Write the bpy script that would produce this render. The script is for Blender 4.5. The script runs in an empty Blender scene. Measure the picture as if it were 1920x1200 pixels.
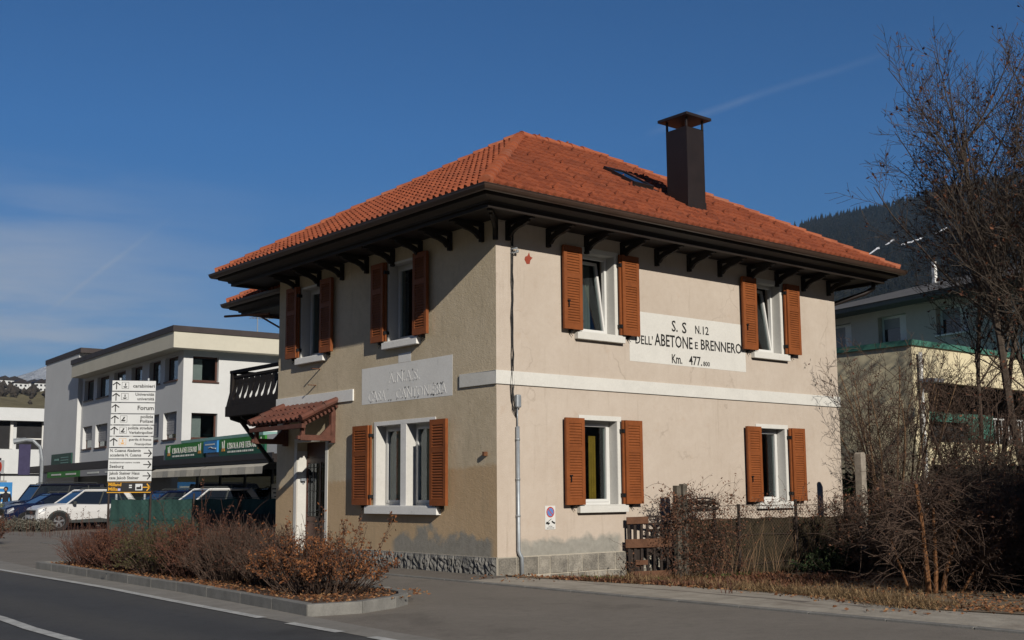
import bpy, bmesh, math, random
from mathutils import Vector, Matrix, noise as mnoise
C = bpy.context.scene.collection
SC = bpy.context.scene
rad = math.radians
# ------------------------------------------------------------------ camera, sky, sun, exposure
cam_d = bpy.data.cameras.new('camera'); cam = bpy.data.objects.new('camera', cam_d); C.objects.link(cam)
SC.camera = cam
cam_d.sensor_width = 36.0; cam_d.lens = 2150.76/1920*36.0; cam_d.sensor_fit = 'HORIZONTAL'
cam_d.shift_y = 40/1920; cam_d.clip_start = 0.1; cam_d.clip_end = 40000
_R = Vector((0.76901694, -0.63919075, -0.00693793)); _U = Vector((-0.07742557, -0.10391421, 0.99156801)); _F = Vector((0.63452205, 0.76199542, 0.1294015))
_m = Matrix((_R, _U, -_F)).transposed().to_4x4(); _m.translation = (-12.2684, -15.1570, 1.42)
cam.matrix_world = _m
SUN = Vector((-0.30, -1.0, 0.49)).normalized()
sun_d = bpy.data.lights.new('sun', 'SUN'); sun_d.energy = 4.3; sun_d.angle = rad(0.53); sun_d.color = (1.0, 0.93, 0.82)
sun = bpy.data.objects.new('sun', sun_d); C.objects.link(sun)
sun.rotation_euler = (-SUN).to_track_quat('-Z', 'Y').to_euler()
W = bpy.data.worlds.new('World'); SC.world = W; W.use_nodes = True
nt = W.node_tree; nt.nodes.clear()
def N(t, **k):
    n = nt.nodes.new(t)
    for a, b in k.items():
        if a.startswith('i_'):
            key = a[2:]; key = int(key) if key.isdigit() else key.replace('_', ' ')
            n.inputs[key].default_value = b
        else: setattr(n, a, b)
    return n
def Lk(a, b): nt.links.new(a, b)
sky = N('ShaderNodeTexSky', sky_type='NISHITA', sun_disc=False)
sky.sun_elevation = math.asin(SUN.z); sky.sun_rotation = math.atan2(SUN.x, SUN.y); sky.altitude = 1500; sky.air_density = 1.0; sky.dust_density = 0.3; sky.ozone_density = 3.0
tc = N('ShaderNodeTexCoord')
bg = N('ShaderNodeBackground'); bg.inputs[1].default_value = 0.075
out = N('ShaderNodeOutputWorld')
# thin cirrus and contrails on the sky itself
def dir_deg(az, el): return Vector((math.sin(rad(az))*math.cos(rad(el)), math.cos(rad(az))*math.cos(rad(el)), math.sin(rad(el))))
def vmath(op, a, b):
    n = N('ShaderNodeVectorMath', operation=op)
    for i, x in enumerate((a, b)):
        if isinstance(x, (tuple, Vector)): n.inputs[i].default_value = x
        else: Lk(x, n.inputs[i])
    return n
def smath(op, a, b=None, c=None, clamp=False):
    n = N('ShaderNodeMath', operation=op); n.use_clamp = clamp
    for i, x in enumerate((a, b, c)):
        if x is None: continue
        if isinstance(x, (int, float)): n.inputs[i].default_value = x
        else: Lk(x, n.inputs[i])
    return n.outputs[0]
gen = tc.outputs['Generated']
mp = N('ShaderNodeMapping'); mp.inputs['Scale'].default_value = (2.2, 2.2, 16.0); Lk(gen, mp.inputs[0])
wob = N('ShaderNodeTexNoise'); wob.inputs['Scale'].default_value = 9; wob.inputs['Detail'].default_value = 4; Lk(gen, wob.inputs['Vector'])
def streak(p, q, width, fade_end, amp):
    a = dir_deg(*p); b = dir_deg(*q); nrm = a.cross(b).normalized(); t = (b-a).normalized()
    d = vmath('DOT_PRODUCT', gen, nrm).outputs['Value']
    d = smath('ADD', d, smath('MULTIPLY', smath('SUBTRACT', wob.outputs[0], 0.5), width*1.6))
    s = vmath('DOT_PRODUCT', gen, t).outputs['Value']
    s0, s1 = a.dot(t), b.dot(t)
    al = smath('DIVIDE', smath('SUBTRACT', s, s0), s1-s0)
    ends = smath('MULTIPLY', smath('MULTIPLY', al, 7.0, clamp=True), smath('MULTIPLY', smath('SUBTRACT', 1.0, al), fade_end, clamp=True))
    core = smath('SUBTRACT', 1.0, smath('DIVIDE', smath('ABSOLUTE', d), width), clamp=True)
    ns = N('ShaderNodeTexNoise'); ns.inputs['Scale'].default_value = 30; ns.inputs['Detail'].default_value = 5; Lk(gen, ns.inputs['Vector'])
    return smath('MULTIPLY', smath('MULTIPLY', smath('MULTIPLY', core, ends), smath('ADD', ns.outputs[0], 0.2)), amp)
cl = N('ShaderNodeTexNoise'); cl.inputs['Scale'].default_value = 1.6; cl.inputs['Detail'].default_value = 7; cl.inputs['Roughness'].default_value = 0.55; Lk(mp.outputs[0], cl.inputs['Vector'])
sep = N('ShaderNodeSeparateXYZ'); Lk(gen, sep.inputs[0])
low = smath('SUBTRACT', 1.0, smath('DIVIDE', smath('ABSOLUTE', smath('SUBTRACT', sep.outputs[2], 0.12)), 0.16), clamp=True)
lft = smath('MULTIPLY', smath('SUBTRACT', 0.56, sep.outputs[0]), 3.5, clamp=True)
cir = smath('MULTIPLY', smath('MULTIPLY', smath('MULTIPLY', smath('SUBTRACT', cl.outputs[0], 0.38), 3.0, clamp=True), low), smath('MULTIPLY', lft, 0.85))
veil = smath('MULTIPLY', smath('MULTIPLY', smath('MULTIPLY', smath('SUBTRACT', 0.46, sep.outputs[0]), 6.0, clamp=True), smath('SUBTRACT', 1.0, smath('DIVIDE', sep.outputs[2], 0.27), clamp=True)), smath('ADD', smath('MULTIPLY', cl.outputs[0], 4.0), -0.95, clamp=True))
tot = smath('ADD', cir, veil)
for s in (streak((46.5, 17.4), (60.5, 20.8), 0.0045, 1.0, 0.26), streak((17.3, 8.2), (23.3, 13.5), 0.0028, 1.6, 0.22)):
    tot = smath('ADD', tot, s)
tot = smath('MINIMUM', tot, 0.8)
tnt = N('ShaderNodeMixRGB', blend_type='MULTIPLY'); tnt.inputs[0].default_value = 1; tnt.inputs[2].default_value = (0.335, 0.675, 0.955, 1); Lk(sky.outputs[0], tnt.inputs[1])
mixc = N('ShaderNodeMixRGB'); Lk(tot, mixc.inputs[0]); mixc.inputs[2].default_value = (4.6, 5.2, 6.2, 1)
sp2 = N('ShaderNodeSeparateXYZ'); Lk(gen, sp2.inputs[0])
hz = smath('SUBTRACT', 1.0, smath('DIVIDE', sp2.outputs[2], 0.30), clamp=True)
tn2 = N('ShaderNodeMixRGB', blend_type='MULTIPLY'); Lk(hz, tn2.inputs[0]); tn2.inputs[2].default_value = (0.92, 0.66, 0.58, 1); Lk(tnt.outputs[0], tn2.inputs[1])
# sky dimmed overhead and round the sun, out of view, to deepen the shade
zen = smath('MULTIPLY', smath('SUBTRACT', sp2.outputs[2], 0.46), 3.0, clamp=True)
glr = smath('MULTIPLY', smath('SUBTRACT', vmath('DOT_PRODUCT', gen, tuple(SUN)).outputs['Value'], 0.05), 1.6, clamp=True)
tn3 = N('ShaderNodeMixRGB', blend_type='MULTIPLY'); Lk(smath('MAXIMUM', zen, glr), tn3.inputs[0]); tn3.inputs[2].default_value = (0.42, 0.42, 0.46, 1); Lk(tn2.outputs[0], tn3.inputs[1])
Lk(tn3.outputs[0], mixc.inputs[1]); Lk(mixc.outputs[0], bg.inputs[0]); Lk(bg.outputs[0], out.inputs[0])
SC.view_settings.view_transform = 'Standard'; SC.view_settings.look = 'None'; SC.view_settings.gamma = 1; SC.view_settings.exposure = 0
SC.render.engine = 'CYCLES'
SC.cycles.diffuse_bounces = 1; SC.cycles.max_bounces = 6; SC.cycles.transparent_max_bounces = 16; SC.cycles.use_denoising = True

# ------------------------------------------------------------------ materials
def newmat(name):
    global nt
    m = bpy.data.materials.new(name); m.use_nodes = True; nt = m.node_tree; nt.nodes.clear()
    b = N('ShaderNodeBsdfPrincipled'); o = N('ShaderNodeOutputMaterial'); Lk(b.outputs[0], o.inputs[0])
    return m, b
def posn(): return N('ShaderNodeNewGeometry').outputs['Position']
def noise_(vec, scale, detail=4, rough=0.6, dist=0.0):
    n = N('ShaderNodeTexNoise'); n.inputs['Scale'].default_value = scale; n.inputs['Detail'].default_value = detail
    n.inputs['Roughness'].default_value = rough; n.inputs['Distortion'].default_value = dist; Lk(vec, n.inputs['Vector']); return n.outputs[0]
def ramp(fac, stops):
    r = N('ShaderNodeValToRGB'); e = r.color_ramp.elements
    while len(e) < len(stops): e.new(0.5)
    for el, (p, c) in zip(e, stops):
        el.position = p; el.color = (*c, 1) if len(c) == 3 else c
    Lk(fac, r.inputs[0]); return r.outputs[0]
def mixcol(fac, a, b, mode='MIX'):
    n = N('ShaderNodeMixRGB', blend_type=mode)
    for i, x in enumerate((fac, a, b)):
        if isinstance(x, (int, float)): n.inputs[i].default_value = x
        elif isinstance(x, tuple): n.inputs[i].default_value = (*x, 1)
        else: Lk(x, n.inputs[i])
    return n.outputs[0]
def setbump(b, h, strength, dist=0.02):
    n = N('ShaderNodeBump'); n.inputs['Strength'].default_value = strength; n.inputs['Distance'].default_value = dist
    Lk(h, n.inputs['Height']); Lk(n.outputs[0], b.inputs['Normal'])
def sepz(v):
    s = N('ShaderNodeSeparateXYZ'); Lk(v, s.inputs[0]); return s.outputs
def mat(name, col, rough=0.8, var=0.18, scale=6.0, col2=None, bump=0.0, bscale=60.0, metallic=0.0, spec=0.3, fine=None):
    m, b = newmat(name); p = posn()
    c2 = col2 or tuple(min(1, c*(1+var)) for c in col); c1 = col if col2 else tuple(c*(1-var) for c in col)
    f = smath('ADD', smath('MULTIPLY', noise_(p, scale), 0.65), smath('MULTIPLY', noise_(p, scale*(fine or 9), 3), 0.35))
    Lk(ramp(f, [(0.33, c1), (0.67, c2)]), b.inputs['Base Color'])
    b.inputs['Roughness'].default_value = rough; b.inputs['Metallic'].default_value = metallic; b.inputs['Specular IOR Level'].default_value = spec
    if bump: setbump(b, noise_(p, bscale, 4), bump)
    return m
M = {}
def plaster(name, side):
    m, b = newmat(name); p = posn(); xyz = sepz(p)
    n1 = noise_(p, 0.9, 5); n2 = noise_(p, 7, 5, 0.65); n3 = noise_(p, 45, 3)
    f = smath('ADD', smath('MULTIPLY', n1, 0.6), smath('MULTIPLY', n2, 0.4))
    if side:
        up = ramp(f, [(0.33, (0.53, 0.44, 0.305)), (0.64, (0.68, 0.575, 0.42))])
        lo = ramp(f, [(0.3, (0.50, 0.365, 0.22)), (0.65, (0.60, 0.44, 0.275))])
        zz = smath('ADD', xyz[2], smath('MULTIPLY', smath('SUBTRACT', n2, 0.5), 0.16))
        zz = smath('ADD', zz, smath('MULTIPLY', xyz[1], 0.045))
        base = mixcol(smath('MULTIPLY', smath('SUBTRACT', zz, 1.84), 14, clamp=True), lo, up)
        # dark rain streaks under the eaves and speckle of the rough render
        mpn = N('ShaderNodeMapping'); mpn.inputs['Scale'].default_value = (2.6, 2.6, 0.4); Lk(p, mpn.inputs[0])
        st = noise_(mpn.outputs[0], 1.6, 5, 0.7)
        base = mixcol(smath('MULTIPLY', smath('SUBTRACT', st, 0.55), 1.5, clamp=True), base, (0.26, 0.23, 0.17))
        sp = noise_(p, 28, 2)
        base = mixcol(smath('MULTIPLY', smath('SUBTRACT', sp, 0.62), 3.0, clamp=True), base, (0.30, 0.26, 0.195))
        patch_top = 0.66; along = xyz[1]
    else:
        base = ramp(f, [(0.32, (0.49, 0.415, 0.345)), (0.66, (0.575, 0.502, 0.43))])
        base = mixcol(smath('MULTIPLY', smath('SUBTRACT', noise_(p, 3.1, 6, 0.7), 0.58), 3.0, clamp=True), base, (0.46, 0.35, 0.265))
        low = smath('MULTIPLY', smath('SUBTRACT', 3.2, xyz[2]), 0.25, clamp=True)
        base = mixcol(smath('MULTIPLY', low, 0.25), base, (0.57, 0.45, 0.355))
        mpn = N('ShaderNodeMapping'); mpn.inputs['Scale'].default_value = (5, 5, 0.35); Lk(p, mpn.inputs[0])
        st = noise_(mpn.outputs[0], 1.5, 6, 0.72)
        base = mixcol(smath('MULTIPLY', smath('SUBTRACT', st, 0.56), 2.2, clamp=True), base, (0.29, 0.23, 0.17))
        # hairline cracks
        wv = N('ShaderNodeTexVoronoi', feature='DISTANCE_TO_EDGE'); wv.inputs['Scale'].default_value = 0.36
        dv = vmath('ADD', p, N('ShaderNodeTexNoise').outputs['Color']); 
        pw = N('ShaderNodeTexNoise'); pw.inputs['Scale'].default_value = 2.5; pw.inputs['Detail'].default_value = 5; Lk(p, pw.inputs['Vector'])
        sc_ = vmath('SCALE', pw.outputs['Color'], (0, 0, 0)); sc_.inputs['Scale'].default_value = 0.7
        Lk(vmath('ADD', p, sc_.outputs[0]).outputs[0], wv.inputs['Vector'])
        crack = smath('SUBTRACT', 1.0, smath('MULTIPLY', wv.outputs['Distance'], 130), clamp=True)
        gate_ = smath('MULTIPLY', smath('SUBTRACT', noise_(p, 0.7, 2), 0.5), 5, clamp=True)
        base = mixcol(smath('MULTIPLY', smath('MULTIPLY', crack, gate_), 0.5), base, (0.20, 0.15, 0.11))
        patch_top = 0.62; along = xyz[0]
    # grey cement repair above the plinth with a torn upper edge
    e = smath('ADD', patch_top, smath('MULTIPLY', smath('SUBTRACT', noise_(p, 1.7, 6, 0.6), 0.47), 1.15 if side else 0.75))
    e = smath('MULTIPLY', smath('SUBTRACT', e, xyz[2]), 9, clamp=True)
    lim = smath('MULTIPLY', smath('SUBTRACT', 3.2 if side else 3.0, along), 6, clamp=True)
    lim2 = smath('MULTIPLY', smath('SUBTRACT', along, 0.08 if side else 0.42), 8, clamp=True)
    e = smath('MULTIPLY', smath('MULTIPLY', e, lim), smath('MULTIPLY', lim2, 0.92))
    base = mixcol(e, base, ramp(n2, [(0.3, (0.24, 0.235, 0.21)), (0.7, (0.34, 0.33, 0.295))]))
    Lk(base, b.inputs['Base Color']); b.inputs['Roughness'].default_value = 0.92; b.inputs['Specular IOR Level'].default_value = 0.15
    h = smath('ADD', smath('MULTIPLY', n3, 1.0), smath('MULTIPLY', noise_(p, 16, 3), 0.9 if side else 0.6))
    setbump(b, h, 0.32 if side else 0.26, 0.02)
    return m
M['plaster_front'] = plaster('plaster_front', False)
M['plaster_side'] = plaster('plaster_side', True)
def whitewash(name, col, dirt, amt):
    m, b = newmat(name); p = posn()
    f = smath('ADD', smath('MULTIPLY', noise_(p, 2.5, 6, 0.7), 0.6), smath('MULTIPLY', noise_(p, 24, 4), 0.4))
    base = ramp(f, [(0.5-0.12, tuple(c*0.9 for c in col)), (0.6, col)])
    base = mixcol(smath('MULTIPLY', smath('SUBTRACT', noise_(p, 5.5, 7, 0.75), 0.6), 6*amt, clamp=True), base, dirt)
    Lk(base, b.inputs['Base Color']); b.inputs['Roughness'].default_value = 0.8; b.inputs['Specular IOR Level'].default_value = 0.2
    setbump(b, noise_(p, 30, 4), 0.2, 0.01)
    return m
M['white'] = whitewash('white_paint', (0.70, 0.69, 0.65), (0.42, 0.40, 0.33), 0.35)
M['white_old'] = whitewash('old_white_paint', (0.84, 0.835, 0.81), (0.30, 0.29, 0.27), 0.5)
M['white_pvc'] = mat('white_window_frame', (0.70, 0.70, 0.68), 0.35, 0.03, 3)
M['reveal'] = whitewash('window_reveal_plaster', (0.64, 0.63, 0.60), (0.40, 0.42, 0.37), 0.4)
M['orange_wood'] = mat('orange_brown_shutter_paint', (0.235, 0.070, 0.020), 0.6, 0.22, 2.2, bump=0.12, bscale=50, spec=0.3)
M['dark_brown'] = mat('dark_brown_metal', (0.019, 0.013, 0.012), 0.5, 0.25, 3, spec=0.45)
M['gutter'] = mat('brown_gutter_metal', (0.055, 0.034, 0.025), 0.38, 0.25, 2, spec=0.5)
M['soffit'] = mat('shade_toned_soffit_wood', (0.014, 0.011, 0.009), 0.7, 0.3, 5)  # near black to deepen the eave shadow: shade put into the wood colour
M['black_wood'] = mat('black_stained_wood', (0.018, 0.014, 0.012), 0.75, 0.4, 7, bump=0.15)
M['porch_wood'] = mat('reddish_weathered_wood', (0.115, 0.048, 0.034), 0.75, 0.3, 7, bump=0.2)
M['door_wood'] = mat('brown_varnished_door', (0.085, 0.032, 0.02), 0.4, 0.25, 5, spec=0.4)
M['black_iron'] = mat('black_iron', (0.012, 0.012, 0.013), 0.5, 0.2, 9)
M['rust'] = mat('rusty_iron', (0.16, 0.07, 0.035), 0.85, 0.4, 20, bump=0.3)
M['galv'] = mat('galvanised_steel', (0.34, 0.37, 0.40), 0.42, 0.2, 9, metallic=0.35, spec=0.5)
M['concrete'] = mat('pale_concrete', (0.34, 0.325, 0.29), 0.9, 0.2, 3, bump=0.25, bscale=40)
M['ink'] = mat('faded_black_lettering', (0.022, 0.022, 0.022), 0.8, 0.4, 25)
M['dark_int'] = mat('dark_interior', (0.03, 0.03, 0.03), 0.9, 0.1, 2)
M['redstain'] = mat('exposed_red_brick', (0.30, 0.06, 0.035), 0.9, 0.2, 20)
M['curtain'] = mat('ochre_curtain', (0.62, 0.36, 0.05), 0.85, 0.2, 4)
M['net'] = mat('white_net_curtain', (0.5, 0.5, 0.48), 0.9, 0.1, 5)
M['lining'] = mat('grey_green_roller_blind', (0.30, 0.30, 0.25), 0.85, 0.1, 3)
def stone(name, side, k=1.0):
    m, b = newmat(name); p = posn()
    n1 = noise_(p, 3.2, 4); n2 = noise_(p, 42, 5, 0.75)
    if side: base = ramp(smath('ADD', smath('MULTIPLY', n1, .5), smath('MULTIPLY', n2, .5)), [(0.36, (0.10, 0.10, 0.095)), (0.66, (0.29, 0.28, 0.26))])
    else: base = ramp(smath('ADD', smath('MULTIPLY', n1, .5), smath('MULTIPLY', n2, .5)), [(0.38, (0.13*k, 0.12*k, 0.105*k)), (0.5, (0.26*k, 0.24*k, 0.205*k)), (0.62, (0.40*k, 0.365*k, 0.31*k))])
    Lk(base, b.inputs['Base Color']); b.inputs['Roughness'].default_value = 0.92
    setbump(b, smath('ADD', n2, smath('MULTIPLY', noise_(p, 11, 4), 2.0 if side else 1.2)), 0.8 if side else 0.6, 0.03)
    return m
M['stone_front'] = stone('dressed_granite', False); M['stone_front_pale'] = stone('pale_dressed_granite', False, 1.25); M['stone_front_dark'] = stone('dark_dressed_granite', False, 0.78); M['stone_side'] = stone('rough_split_granite', True)
M['mortar'] = mat('lime_mortar', (0.45, 0.41, 0.34), 0.95, 0.15, 10, bump=0.2)
def tile_mat(name, c1, c2, dirt, amt):
    m, b = newmat(name); p = posn()
    vo = N('ShaderNodeTexVoronoi'); vo.inputs['Scale'].default_value = 3.6; Lk(p, vo.inputs['Vector'])
    r = N('ShaderNodeSeparateColor'); Lk(vo.outputs['Color'], r.inputs[0])
    f = smath('ADD', smath('MULTIPLY', r.outputs[0], 0.55), smath('MULTIPLY', noise_(p, 9, 4), 0.45))
    base = ramp(f, [(0.2, c1), (0.8, c2)])
    base = mixcol(smath('MULTIPLY', smath('SUBTRACT', noise_(p, 1.3, 6, 0.7), 0.5), 3*amt, clamp=True), base, dirt)
    base = mixcol(smath('MULTIPLY', smath('SUBTRACT', noise_(p, 26, 3, 0.7), 0.58), 4*amt, clamp=True), base, dirt)
    Lk(base, b.inputs['Base Color']); b.inputs['Roughness'].default_value = 0.75; b.inputs['Specular IOR Level'].default_value = 0.25
    setbump(b, noise_(p, 60, 3), 0.2, 0.01)
    return m
M['tile'] = tile_mat('terracotta_roof_tile', (0.215, 0.056, 0.027), (0.335, 0.09, 0.040), (0.15, 0.065, 0.045), 0.6)
M['tile_ridge'] = tile_mat('terracotta_ridge_tile', (0.31, 0.085, 0.04), (0.40, 0.12, 0.055), (0.36, 0.25, 0.19), 0.35)
M['tile_old'] = tile_mat('weathered_porch_tile', (0.10, 0.040, 0.030), (0.165, 0.062, 0.043), (0.10, 0.08, 0.068), 0.9)
def glass(name, tint=(0.75, 0.8, 0.8), refl=0.06, refl_col=(0.8, 0.85, 0.9)):
    m, b = newmat(name); nt.nodes.remove(b)
    o = [n for n in nt.nodes if n.type == 'OUTPUT_MATERIAL'][0]
    t = N('ShaderNodeBsdfTransparent'); t.inputs[0].default_value = (*tint, 1)
    g = N('ShaderNodeBsdfGlossy'); g.inputs['Roughness'].default_value = 0.02; g.inputs[0].default_value = (*refl_col, 1)
    ge = N('ShaderNodeNewGeometry'); c = smath('ABSOLUTE', vmath('DOT_PRODUCT', ge.outputs['Incoming'], ge.outputs['Normal']).outputs['Value'])
    fc = smath('ADD', smath('MULTIPLY', smath('POWER', smath('SUBTRACT', 1.0, c), 5.0), 0.9), 0.02+refl, clamp=True)
    mx = N('ShaderNodeMixShader'); Lk(fc, mx.inputs[0]); Lk(t.outputs[0], mx.inputs[1]); Lk(g.outputs[0], mx.inputs[2]); Lk(mx.outputs[0], o.inputs[0])
    return m
M['glass'] = glass('window_glass')
M['glass_dark'] = glass('dark_window_glass', (0.25, 0.28, 0.3), 0.1)

# ------------------------------------------------------------------ mesh helpers
class MB:
    def __init__(s): s.v = []; s.f = []; s.mi = []; s.cur = 0
    def add(s, vs, fs):
        o = len(s.v); s.v += [tuple(v) for v in vs]; s.f += [tuple(i+o for i in f) for f in fs]; s.mi += [s.cur]*len(fs)
    def box(s, x0, x1, y0, y1, z0, z1):
        s.add([(x0,y0,z0),(x1,y0,z0),(x1,y1,z0),(x0,y1,z0),(x0,y0,z1),(x1,y0,z1),(x1,y1,z1),(x0,y1,z1)],
              [(0,3,2,1),(4,5,6,7),(0,1,5,4),(1,2,6,5),(2,3,7,6),(3,0,4,7)])
    def obox(s, o, a, b, c):
        """box from corner o along vectors a, b, c"""
        o, a, b, c = map(Vector, (o, a, b, c))
        if a.cross(b).dot(c) < 0: a, b = b, a
        s.add([o, o+a, o+a+b, o+b, o+c, o+a+c, o+a+b+c, o+b+c], [(0,3,2,1),(4,5,6,7),(0,1,5,4),(1,2,6,5),(2,3,7,6),(3,0,4,7)])
    def poly(s, pts): s.add(pts, [tuple(range(len(pts)))])
    def prism(s, pts, vec):
        vec = Vector(vec); n = len(pts); p = [Vector(q) for q in pts]
        nn = sum(((p[i].cross(p[(i+1) % n])) for i in range(n)), Vector())
        if nn.dot(vec) > 0: p.reverse()
        s.add(p+[q+vec for q in p], [tuple(range(n)), tuple(range(2*n-1, n-1, -1))]+[(i, i+n, (i+1) % n+n, (i+1) % n) for i in range(n)])
    def tube(s, pts, r, n=6, cap=True):
        pts = [Vector(p) for p in pts]; k = len(pts)
        if not isinstance(r, (list, tuple)): r = [r]*k
        o = len(s.v); side = None
        for i, p in enumerate(pts):
            d = (pts[min(i+1, k-1)]-pts[max(i-1, 0)])
            if d.length < 1e-9: d = Vector((0, 0, 1))
            d.normalize()
            if side is None:
                side = d.cross(Vector((0, 0, 1)))
                if side.length < 0.05: side = d.cross(Vector((1, 0, 0)))
            side = (side-d*side.dot(d)); side.normalize(); up = d.cross(side)
            for j in range(n):
                a = 2*math.pi*j/n; s.v.append(tuple(p+side*(r[i]*math.cos(a))+up*(r[i]*math.sin(a))))
        for i in range(k-1):
            for j in range(n):
                a = o+i*n+j; b = o+i*n+(j+1) % n
                s.f.append((a, b, b+n, a+n)); s.mi.append(s.cur)
        if cap:
            s.f.append(tuple(o+j for j in range(n-1, -1, -1))); s.mi.append(s.cur)
            s.f.append(tuple(o+(k-1)*n+j for j in range(n))); s.mi.append(s.cur)
    def sweep_rect(s, x0, x1, y0, y1, prof, sides=(1, 1, 1, 1)):
        loops = [[(x0-d, y0-d, z), (x1+d, y0-d, z), (x1+d, y1+d, z), (x0-d, y1+d, z)] for d, z in prof]
        for a, b in zip(loops, loops[1:]):
            for k in range(4):
                if sides[k]: s.add([a[k], a[(k+1) % 4], b[(k+1) % 4], b[k]], [(0, 1, 2, 3)])
    def lathe(s, c, prof, n=16, axis='z'):
        o = len(s.v); c = Vector(c)
        for r, z in prof:
            for j in range(n):
                a = 2*math.pi*j/n; x, y = r*math.cos(a), r*math.sin(a)
                q = (x, y, z) if axis == 'z' else ((z, x, y) if axis == 'x' else (x, z, y))
                s.v.append(tuple(c+Vector(q)))
        for i in range(len(prof)-1):
            for j in range(n):
                a = o+i*n+j; b = o+i*n+(j+1) % n; s.f.append((a, b, b+n, a+n)); s.mi.append(s.cur)
    def wall(s, O, a, ln, z0, z1, holes, thick, nrm):
        """wall sheet from O along unit a (length ln); holes = (u0,u1,z0,z1); thick = inward, nrm = outward normal"""
        O, a, nrm = Vector(O), Vector(a), Vector(nrm)
        us = sorted({0, ln} | {h[0] for h in holes} | {h[1] for h in holes}); zs = sorted({z0, z1} | {h[2] for h in holes} | {h[3] for h in holes})
        P = lambda u, z, t: O+a*u+Vector((0, 0, z))-nrm*t
        for u0, u1 in zip(us, us[1:]):
            for w0, w1 in zip(zs, zs[1:]):
                if any(h[0] <= (u0+u1)/2 <= h[1] and h[2] <= (w0+w1)/2 <= h[3] for h in holes): continue
                for t in (0, thick): s.poly([P(u0, w0, t), P(u1, w0, t), P(u1, w1, t), P(u0, w1, t)])
        for h in holes:
            u0, u1, w0, w1 = h
            for p, q in (((u0, w0), (u1, w0)), ((u1, w0), (u1, w1)), ((u1, w1), (u0, w1)), ((u0, w1), (u0, w0))):
                s.poly([P(*p, 0), P(*q, 0), P(*q, thick), P(*p, thick)])
    def build(s, name, mats, parent=None, smooth=False, loc=None, fixn=False, bevel=0, uvz=None):
        me = bpy.data.meshes.new(name); org = Vector((0, 0, 0))
        if parent is not None: org = Vector(parent.get('_org', (0, 0, 0)))
        elif loc is not None: org = Vector(loc)
        me.from_pydata([tuple(Vector(v)-org) for v in s.v] if org.length else s.v, [], s.f)
        if not isinstance(mats, (list, tuple)): mats = [mats]
        for m in mats: me.materials.append(m)
        if len(mats) > 1: me.polygons.foreach_set('material_index', s.mi)
        if smooth: me.polygons.foreach_set('use_smooth', [True]*len(me.polygons))
        me.validate(); me.update()
        if fixn or bevel:
            b = bmesh.new(); b.from_mesh(me); bmesh.ops.remove_doubles(b, verts=b.verts, dist=1e-5)
            bmesh.ops.recalc_face_normals(b, faces=b.faces)
            b.to_mesh(me); b.free()
        o = bpy.data.objects.new(name, me); C.objects.link(o)
        if bevel:
            md = o.modifiers.new('bevel', 'BEVEL'); md.width = bevel; md.segments = 2; md.limit_method = 'ANGLE'; md.angle_limit = rad(40)
        if parent is not None:
            o.parent = parent; o['_org'] = tuple(org)
        else:
            o.location = org; o['_org'] = tuple(org)
        return o
def thing(name, label, cat, loc=(0, 0, 0), group=None, rot=None):
    o = bpy.data.objects.new(name, None); C.objects.link(o); o.location = loc; o.empty_display_size = 0.3
    if rot is not None: o.rotation_euler = (0, 0, rot); o['_org'] = (0, 0, 0)
    else: o['_org'] = tuple(loc)
    o['label'] = label; o['category'] = cat
    if group: o['group'] = group
    return o
def tag(o, label, cat, group=None):
    o['label'] = label; o['category'] = cat
    if group: o['group'] = group
    return o
def struct(o): o['kind'] = 'structure'; return o
def stuff(o, label=None, cat=None):
    o['kind'] = 'stuff'
    if label: o['label'] = label; o['category'] = cat
    return o
def text_mb(mb, s, O, a, up, h=None, w=None, depth=0.004, align='L', bold=0.0):
    """lettering as a thin solid: baseline start O, along a, cap height h, optional total width w"""
    cu = bpy.data.curves.new('t', 'FONT'); cu.body = s; cu.size = 1; cu.extrude = 0.5; cu.resolution_u = 2; cu.offset = bold
    ob = bpy.data.objects.new('t', cu); C.objects.link(ob); dg = bpy.context.evaluated_depsgraph_get()
    me = bpy.data.meshes.new_from_object(ob.evaluated_get(dg)); bpy.data.objects.remove(ob); bpy.data.curves.remove(cu)
    if not me.vertices: return
    xs = [v.co.x for v in me.vertices]; x0, x1 = min(xs), max(xs)
    sy = h/0.73; sx = sy if w is None else w/(x1-x0)
    tw = (x1-x0)*sx; off = {'L': 0, 'C': -tw/2, 'R': -tw}[align]
    O, a, up = Vector(O), Vector(a), Vector(up); nrm = a.cross(up)
    mb.add([O+a*((v.co.x-x0)*sx+off)+up*(v.co.y*sy)+nrm*((v.co.z+0.5)*depth) for v in me.vertices], [tuple(p.vertices) for p in me.polygons])
    bpy.data.meshes.remove(me)
def smooth01(t): t = max(0.0, min(1.0, t)); return t*t*(3-2*t)
def gz(x, y):
    """terrain height: level along the road, falling gently away beside the house front"""
    f = -0.075*min(max(x, 0.0), 3.2) if x < 3.2 else -0.24
    return f*(1-smooth01((y-3.0)/6.0))
def sheet(rows, dz, nx=8, close=None):
    """rows = [(y, x0, x1)] -> ground-following sheet"""
    mb = MB(); vs = []
    for y, x0, x1 in rows:
        for i in range(nx+1):
            x = x0+(x1-x0)*i/nx; vs.append((x, y, gz(x, y)+dz))
    fs = []
    for r in range(len(rows)-1):
        for i in range(nx):
            a = r*(nx+1)+i; fs.append((a, a+1, a+nx+2, a+nx+1))
    mb.add(vs, fs); return mb
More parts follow.
